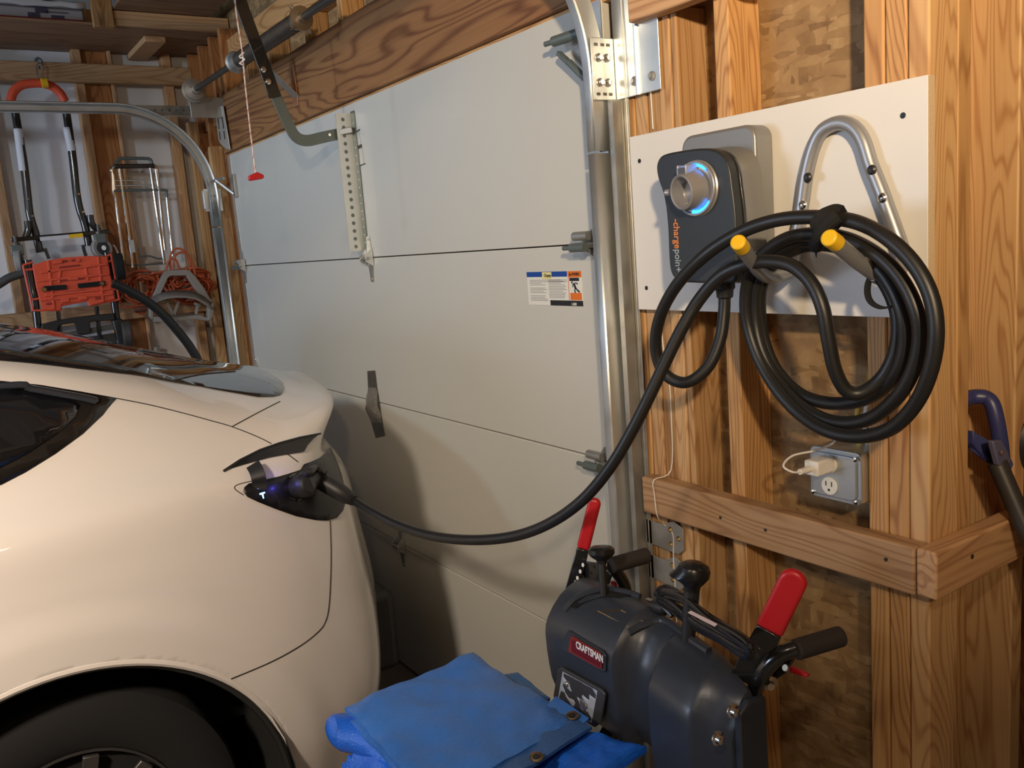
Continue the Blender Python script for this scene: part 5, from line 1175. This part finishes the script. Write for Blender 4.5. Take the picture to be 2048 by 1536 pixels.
tube('side_tube', BLKM, spline(aXs([(180, 430), (184, 448), (198, 462)], -4.70), 4), .016, dl, 12)
MB().bar(atX(22, 480, -4.69), atX(219, 463, -4.69), .020, .022, (1, 0, 0)).build('cross_bar', BLKM, dl, bev=.003)
for p, q, m in (((80, 478), (104, 476), 'label_white'), ((104, 476), (138, 473), 'label_white'), ((138, 473), (166, 470), None)):
    MB().bar(atX(*p, -4.677), atX(*q, -4.677), .018, .001, (1, 0, 0)).build('bar_label', YEL if m is None else MATS[m], dl)
for x, y, r, dr_ in ((38, 522, .052, (.25, 1, 0)), (203, 497, .050, (1, .35, .1))):
    q = atX(x, y, -4.67); cw = thing('caster', q, None, None); par(cw, dl); dv = V(dr_).normalized()
    MB().lathe(q - dv * .014, dv, [(0, r * .6), (0, r * .92), (.005, r), (.023, r), (.028, r * .92), (.028, r * .6)], 28).build('caster_wheel', plain('grey_rubber', (.30, .29, .28), .6), cw)
    MB().lathe(q - dv * .017, dv, [(0, r * .62), (.034, r * .62)], 20).build('caster_hub', BLKP, cw)
    MB().lathe(q - dv * .020, dv, [(0, .012), (.042, .012)], 10).build('caster_axle', CHROME, cw)
    MB().bar(q + V((0, 0, r * .5)), q + V((-.004, 0, r + .020)), .05, .036).build('caster_fork', GREYM, cw, bev=.003)
    MB().lathe(q + V((0, 0, r + .018)), (0, 0, 1), [(0, .016), (.012, .016), (.014, .008), (.045, .008)], 10).build('caster_stem', DARKM, cw)
kb_ = thing('hanging_hook', (-4.8, .62, 2.55), 'chrome snap hook on the upper rail holding up the dolly', 'hook')
tube('screw_hook', GREYM, spline(aXs([(70, 122), (76, 117), (82, 122), (82, 132), (77, 137)], -4.80), 5), .007, kb_, 10)
tube('snap_link', CHROME, spline(aXs([(74, 132), (80, 128), (84, 136), (83, 158), (80, 165), (76, 156), (74, 140)], -4.79), 5, closed=True), .005, kb_, 8)
# --- orange folding crate cart
ct = thing('folding_crate_cart', (-4.62, .6, 1.1), 'collapsed orange crate cart with black poles and two straps against the left wall', 'cart')
XC = -4.62
tube('pole', BLKM, aXs([(55, 520), (70, 600), (84, 725)], XC - .015), .017, ct, 12)
tube('pole', BLKM, aXs([(214, 505), (228, 600), (246, 735)], XC - .015), .017, ct, 12)
cp = [(64, 530), (90, 522), (130, 515), (175, 512), (214, 513), (222, 560), (229, 598), (205, 605), (180, 611), (176, 600), (122, 609), (121, 620), (84, 620), (72, 575)]
pn = MB().prism(aXs(cp, XC), V((.014, 0, 0))).build('crate_panel', ORG, ct, bev=.003)
def orib(x0, y0, x1, y1, wd=.010, dp=.008, m=ORG, n='rib', par_=None): return MB().bar(atX(x0, y0, XC + .018), atX(x1, y1, XC + .018), wd, dp, (1, 0, 0)).build(n, m, par_ or pn, bev=.0015)
for a in ((80, 545, 214, 528), (75, 562, 219, 548), (90, 591, 222, 577), (80, 600, 225, 588), (96, 520, 108, 618), (196, 513, 206, 604), (118, 566, 120, 540), (176, 560, 170, 532)): orib(*a)
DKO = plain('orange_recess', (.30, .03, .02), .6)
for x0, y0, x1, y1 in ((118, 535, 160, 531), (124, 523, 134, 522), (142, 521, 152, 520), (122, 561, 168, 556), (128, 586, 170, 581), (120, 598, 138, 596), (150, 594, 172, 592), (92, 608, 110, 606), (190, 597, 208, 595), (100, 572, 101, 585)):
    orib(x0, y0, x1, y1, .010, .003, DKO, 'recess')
for x0, y0, x1, y1 in ((106, 525, 124, 523), (152, 521, 160, 520), (136, 558, 156, 556), (122, 602, 138, 600), (158, 597, 174, 595)): orib(x0, y0, x1, y1, .016, .012, ORG, 'clip')
for a, b in (((88, 577), (133, 574)), ((156, 572), (210, 566))):
    MB().bar(atX(*a, XC + .024), atX(*b, XC + .024), .022, .005, (1, 0, 0)).build('strap', VEL, ct, bev=.001)
for x, y in ((89, 579), (204, 567)): MB().lathe(atX(x, y, XC + .027), (1, 0, 0), [(0, .012), (.006, .009)], 12).build('buckle', plain('old_brass', (.38, .30, .18), .35, 1), ct)
wf_ = MB()
FR = [(46, 530), (66, 621), (122, 620), (121, 611), (176, 601), (180, 611), (238, 599), (222, 508)]
for i in range(len(FR) - 1): tube('frame_bar', ORG, aXs([FR[i], FR[i + 1]], XC + .004), .005, ct, 6)
for a, b in (((50, 540), (76, 537)), ((62, 600), (78, 597)), ((210, 525), (224, 521)), ((214, 580), (234, 578)), ((46, 530), (66, 524)), ((208, 516), (222, 508))): tube('frame_bar', ORG, aXs([a, b], XC + .004), .005, ct, 6)
tube('link', BLKM, aXs([(84, 502), (90, 497), (98, 518)], XC - .03), .008, ct, 8); tube('link', BLKM, aXs([(166, 490), (168, 500), (172, 512)], XC - .03), .008, ct, 8)
tube('inner_pole', BLKM, aXs([(116, 622), (122, 675)], XC), .010, ct, 8); tube('inner_pole', BLKM, aXs([(193, 612), (200, 682)], XC), .010, ct, 8)
lbk = [(80, 662), (82, 648), (110, 641), (150, 634), (190, 629), (226, 627), (228, 640), (190, 643), (178, 645), (180, 664), (172, 668), (155, 668), (148, 645), (118, 650), (112, 664), (100, 672)]
MB().prism(aXs(lbk, XC - .01), V((.03, 0, 0))).build('lower_bracket', BLKP, ct, bev=.004)
MB().prism(aXs([(110, 668), (226, 648), (226, 658), (112, 680)], XC - .03), V((.03, 0, 0))).build('toe_plate', plain('grey_toe_plate', (.09, .085, .08), .5), ct, bev=.002)
MB().prism(aXs([(120, 682), (240, 664), (250, 690), (130, 705)], XC - .06), V((.04, 0, 0))).build('lower_tray', plain('dark_tray', (.04, .04, .042), .5), ct, bev=.002)
for x, y, yy in ((238, 533, 0), (254, 668, 1)):
    q = atX(x, y, XC + .02); MB().lathe(q + V((0, -.02, 0)), (.15, 1, 0), [(0, .035), (0, .058), (.006, .064), (.036, .064), (.042, .058), (.042, .035)], 26).build('cart_wheel', TYRE if not yy else plain('dark_grey_rubber', (.05, .048, .045), .6), ct)
MB().lathe(atX(264, 672, XC + .02), (.15, 1, 0), [(0, .03), (.006, .03)], 14).build('hub_cap', ORG, ct)
MB().bar(atX(232, 638, XC - .01), atX(250, 700, XC - .01), .045, .05, (1, 0, 0)).build('pole_foot', BLKP, ct, bev=.006)
# --- chrome luggage cart
lc = thing('luggage_cart', (-4.78, .97, 1.6), 'chrome folding luggage cart hanging beside the orange cords', 'hand truck')
XL = -4.78
def ct_(pts, r=.0065, m=CHROME, n='tube', k=4, closed=False): return tube(n, m, spline(aXs(pts, XL + .0), k), r, lc, 10)
ct_([(231, 330), (236, 320), (246, 317), (290, 317), (301, 320), (303, 330)], .0085, GREYM, 'handle')
MB().bar(atX(228, 333, XL), atX(309, 332, XL), .022, .022, (1, 0, 0)).build('handle_joint', BLKM, lc, bev=.004)
ct_([(229, 380), (226, 350), (222, 340), (226, 333)], .0085); ct_([(318, 378), (316, 352), (314, 338), (308, 332)], .0085)
ct_([(223, 338), (225, 352), (226, 383)], .0085); 
for a, b in (((226, 383), (231, 395)), ((238, 335), (262, 500)), ((301, 335), (325, 500)), ((231, 395), (247, 520)), ((318, 378), (330, 500)), ((312, 338), (318, 378)), ((262, 500), (266, 535)), ((325, 500), (329, 528)), ((334, 395), (346, 512))): ct_([a, b], .0075)
for y in (361, 371): ct_([(226, y), (316, y - 1)], .0045)
ct_([(228, 381), (325, 380), (332, 385), (334, 396)], .007, GREYM)
ct_([(240, 522), (262, 530), (330, 527)], .004, GREYM); ct_([(278, 514), (298, 512), (315, 517), (328, 517)], .0045, GREYM)
ct_([(226, 490), (232, 496), (240, 518)], .0045)
MB().bar(atX(262, 480, XL + .008), atX(266, 505, XL + .008), .020, .02, (1, 0, 0)).build('plastic_clip', plain('clear_plastic', (.5, .5, .48), .3), lc)
# --- orange extension cords
def lobe(cx, cy, rx, ry, n, seed, X, r=.0055):
    R = random.Random(seed); P = []
    for k in range(n * 10):
        a = 2 * math.pi * k / 10; f = .42 + .58 * (((k // 10) * .618) % 1)
        P.append(atX(cx + rx * f * math.cos(a) + R.uniform(-4, 4), cy + ry * f * math.sin(a) * (1 if math.sin(a) > 0 else .75) + R.uniform(-4, 4), X + R.uniform(-.05, .05)))
    return P
oc = thing('extension_cord', (-4.72, .95, 1.55), 'tangled orange extension cord bundle hanging left of the grey hose hanger', 'extension cord', 'orange extension cords')
tube('cord', ORGC, spline(lobe(283, 572, 43, 40, 13, 2, -4.72), 4), .0056, oc, 7)
tube('cord', ORGC, spline(aXs([(262, 600), (250, 590), (240, 602), (252, 615), (275, 612), (290, 620), (283, 628), (270, 622)], -4.70), 5), .0056, oc, 7)
MB().lathe(atX(281, 618, -4.68), (0, 1, 0), [(-.03, .012), (-.01, .016), (.02, .016), (.03, .01)], 12).build('plug', plain('brown_plug', (.16, .06, .04), .5), oc)
oc2 = thing('extension_cord', (-4.72, 1.15, 1.6), 'larger orange extension cord coil hanging behind the grey hose hanger', 'extension cord', 'orange extension cords')
tube('cord', ORGC, spline(lobe(377, 566, 52, 42, 17, 5, -4.74), 4), .0056, oc2, 7)
tube('cord', ORGC, spline(lobe(345, 560, 60, 26, 7, 8, -4.72), 4), .0056, oc2, 7)
tube('cord', ORGC, spline(aXs([(342, 545), (340, 515), (350, 498), (366, 500), (378, 518), (380, 545)], -4.70), 6), .0056, oc2, 7)
tube('cord', ORGC, spline(aXs([(346, 540), (350, 512), (368, 505), (384, 525), (392, 555)], -4.69), 6), .0056, oc2, 7)
tube('cord', ORGC, spline(aXs([(330, 548), (338, 522), (352, 520), (360, 548)], -4.69), 6), .0056, oc2, 7)
# --- grey hose hanger
hh_ = thing('hose_hanger', (-4.62, 1.1, 1.45), 'grey-brown plastic garden hose hanger mounted over the lower left rail', 'hose hanger')
XH = -4.63
def hp(poly, X, d, n, **k): return MB().prism(aXs(poly, X), V((d, 0, 0))).build(n, GRYP, hh_, bev=.003, **k)
hp([(303, 594), (325, 545), (331, 541), (370, 539), (376, 541), (385, 549), (375, 554), (369, 551), (338, 552), (333, 556), (319, 588)], XH, .03, 'hanger_frame')
hp([(370, 551), (385, 549), (405, 575), (421, 603), (420, 610), (403, 597), (392, 585)], XH, .03, 'hanger_frame')
rows = []
for x, y0, y1 in ((301, 596, 612), (312, 589, 603), (330, 583, 596), (350, 580, 593), (372, 580, 593), (392, 584, 596), (408, 592, 604), (422, 604, 616)):
    rows.append([atX(x, y0, XH + .03), atX(x, y1, XH + .10), atX(x, y1 + 2, XH + .10), atX(x, y1 + 4, XH + .02)])
MB().grid(rows).build('hose_saddle', GRYP, hh_, fix=False).modifiers.new('s', 'SOLIDIFY').thickness = .012
hp([(296, 606), (304, 598), (304, 640), (297, 634)], XH + .02, .03, 'side_wall')
hp([(413, 612), (423, 605), (422, 630), (416, 640), (411, 640)], XH + .02, .05, 'side_wall')
hp([(303, 633), (345, 634), (395, 629), (413, 636), (412, 642), (385, 638), (345, 643), (305, 644)], XH + .01, .04, 'bottom_lip')
for a, b in (((333, 605), (347, 630)), ((357, 602), (348, 630)), ((396, 608), (392, 629)), ((388, 606), (400, 612))): MB().bar(atX(*a, XH + .03), atX(*b, XH + .03), .014, .01, (1, 0, 0)).build('web', GRYP, hh_, bev=.002)
# --- black hose in front
hs = thing('black_hose', (-4.45, .8, 1.4), 'thick black corrugated hose arching down in front of the hose hanger', 'hose')
tube('hose', plain('hose_black', (.014, .015, .015), .38), spline(aXs([(225, 566), (250, 577), (290, 600), (325, 628), (357, 664), (382, 697), (402, 735), (415, 790)], -4.45), 6), .0215, hs, 14)
h2 = thing('grey_hose', (-4.6, .4, 1.6), 'short dark grey hose end curving in from the left edge behind the crate cart', 'hose')
tube('hose', plain('hose_grey', (.06, .058, .055), .6), spline(aXs([(-40, 592), (0, 567), (20, 555), (48, 546)], -4.66), 6), .020, h2, 12)
nl = thing('pipe_stub', (-4.8, 1.0, 1.2), 'short silver pipe stub on the left wall under the hose hanger', 'pipe')
MB().lathe(atX(315, 712, -4.84), (.25, .0, 1), [(0, .015), (.055, .015)], 14).build('stub', GALV, nl)
# --- shelf load
pk = thing('shelf_package', (-4.55, .4, 2.72), 'shrink-wrapped white, red and dark package lying on the overhead shelf', 'package')
WR = plain('wrap_film', (.50, .49, .50), .25, coat=.5, bump=.6, nscale=25)
MB().box((-4.85, -.35, 2.7155), (-4.425, .795, 2.775)).build('carton', plain('carton_grey_white', (.36, .33, .33), .5), pk, bev=.01)
MB().box((-4.424, -.35, 2.7158), (-4.4225, .79, 2.729)).build('red_band', plain('carton_red', (.22, .02, .02), .5), pk)
for y0, z0, y1, z1 in ((.57, 2.728, .615, 2.748), (.60, 2.748, .65, 2.772), (.66, 2.728, .71, 2.742), (.64, 2.752, .73, 2.756)):
    MB().box((-4.4238, y0, z0), (-4.4222, y1, z1)).build('dark_print', plain('carton_print', (.06, .05, .08), .5), pk)
MB().box((-4.4238, .35, 2.73), (-4.4222, .385, 2.772)).build('brown_print', plain('carton_brown_print', (.16, .09, .09), .5), pk)
rows = [[V((-4.86 + .47 * math.sin(min(1, j / 8) * 1.57), -.4 + i * .05, 2.785 + .012 * mn.noise(V((i * .7, j * .6, 0))) + .014 * math.sin(j / 10 * 3.14) - (.016 if j == 10 else 0))) for j in range(11)] for i in range(25)]
MB().grid(rows).build('plastic_wrap', WR, pk, fix=False).modifiers.new('s', 'SOLIDIFY').thickness = .003
MB().box((-4.87, -.38, 2.7752), (-4.405, .80, 2.80)).build('bundle', WR, pk, bev=.012)
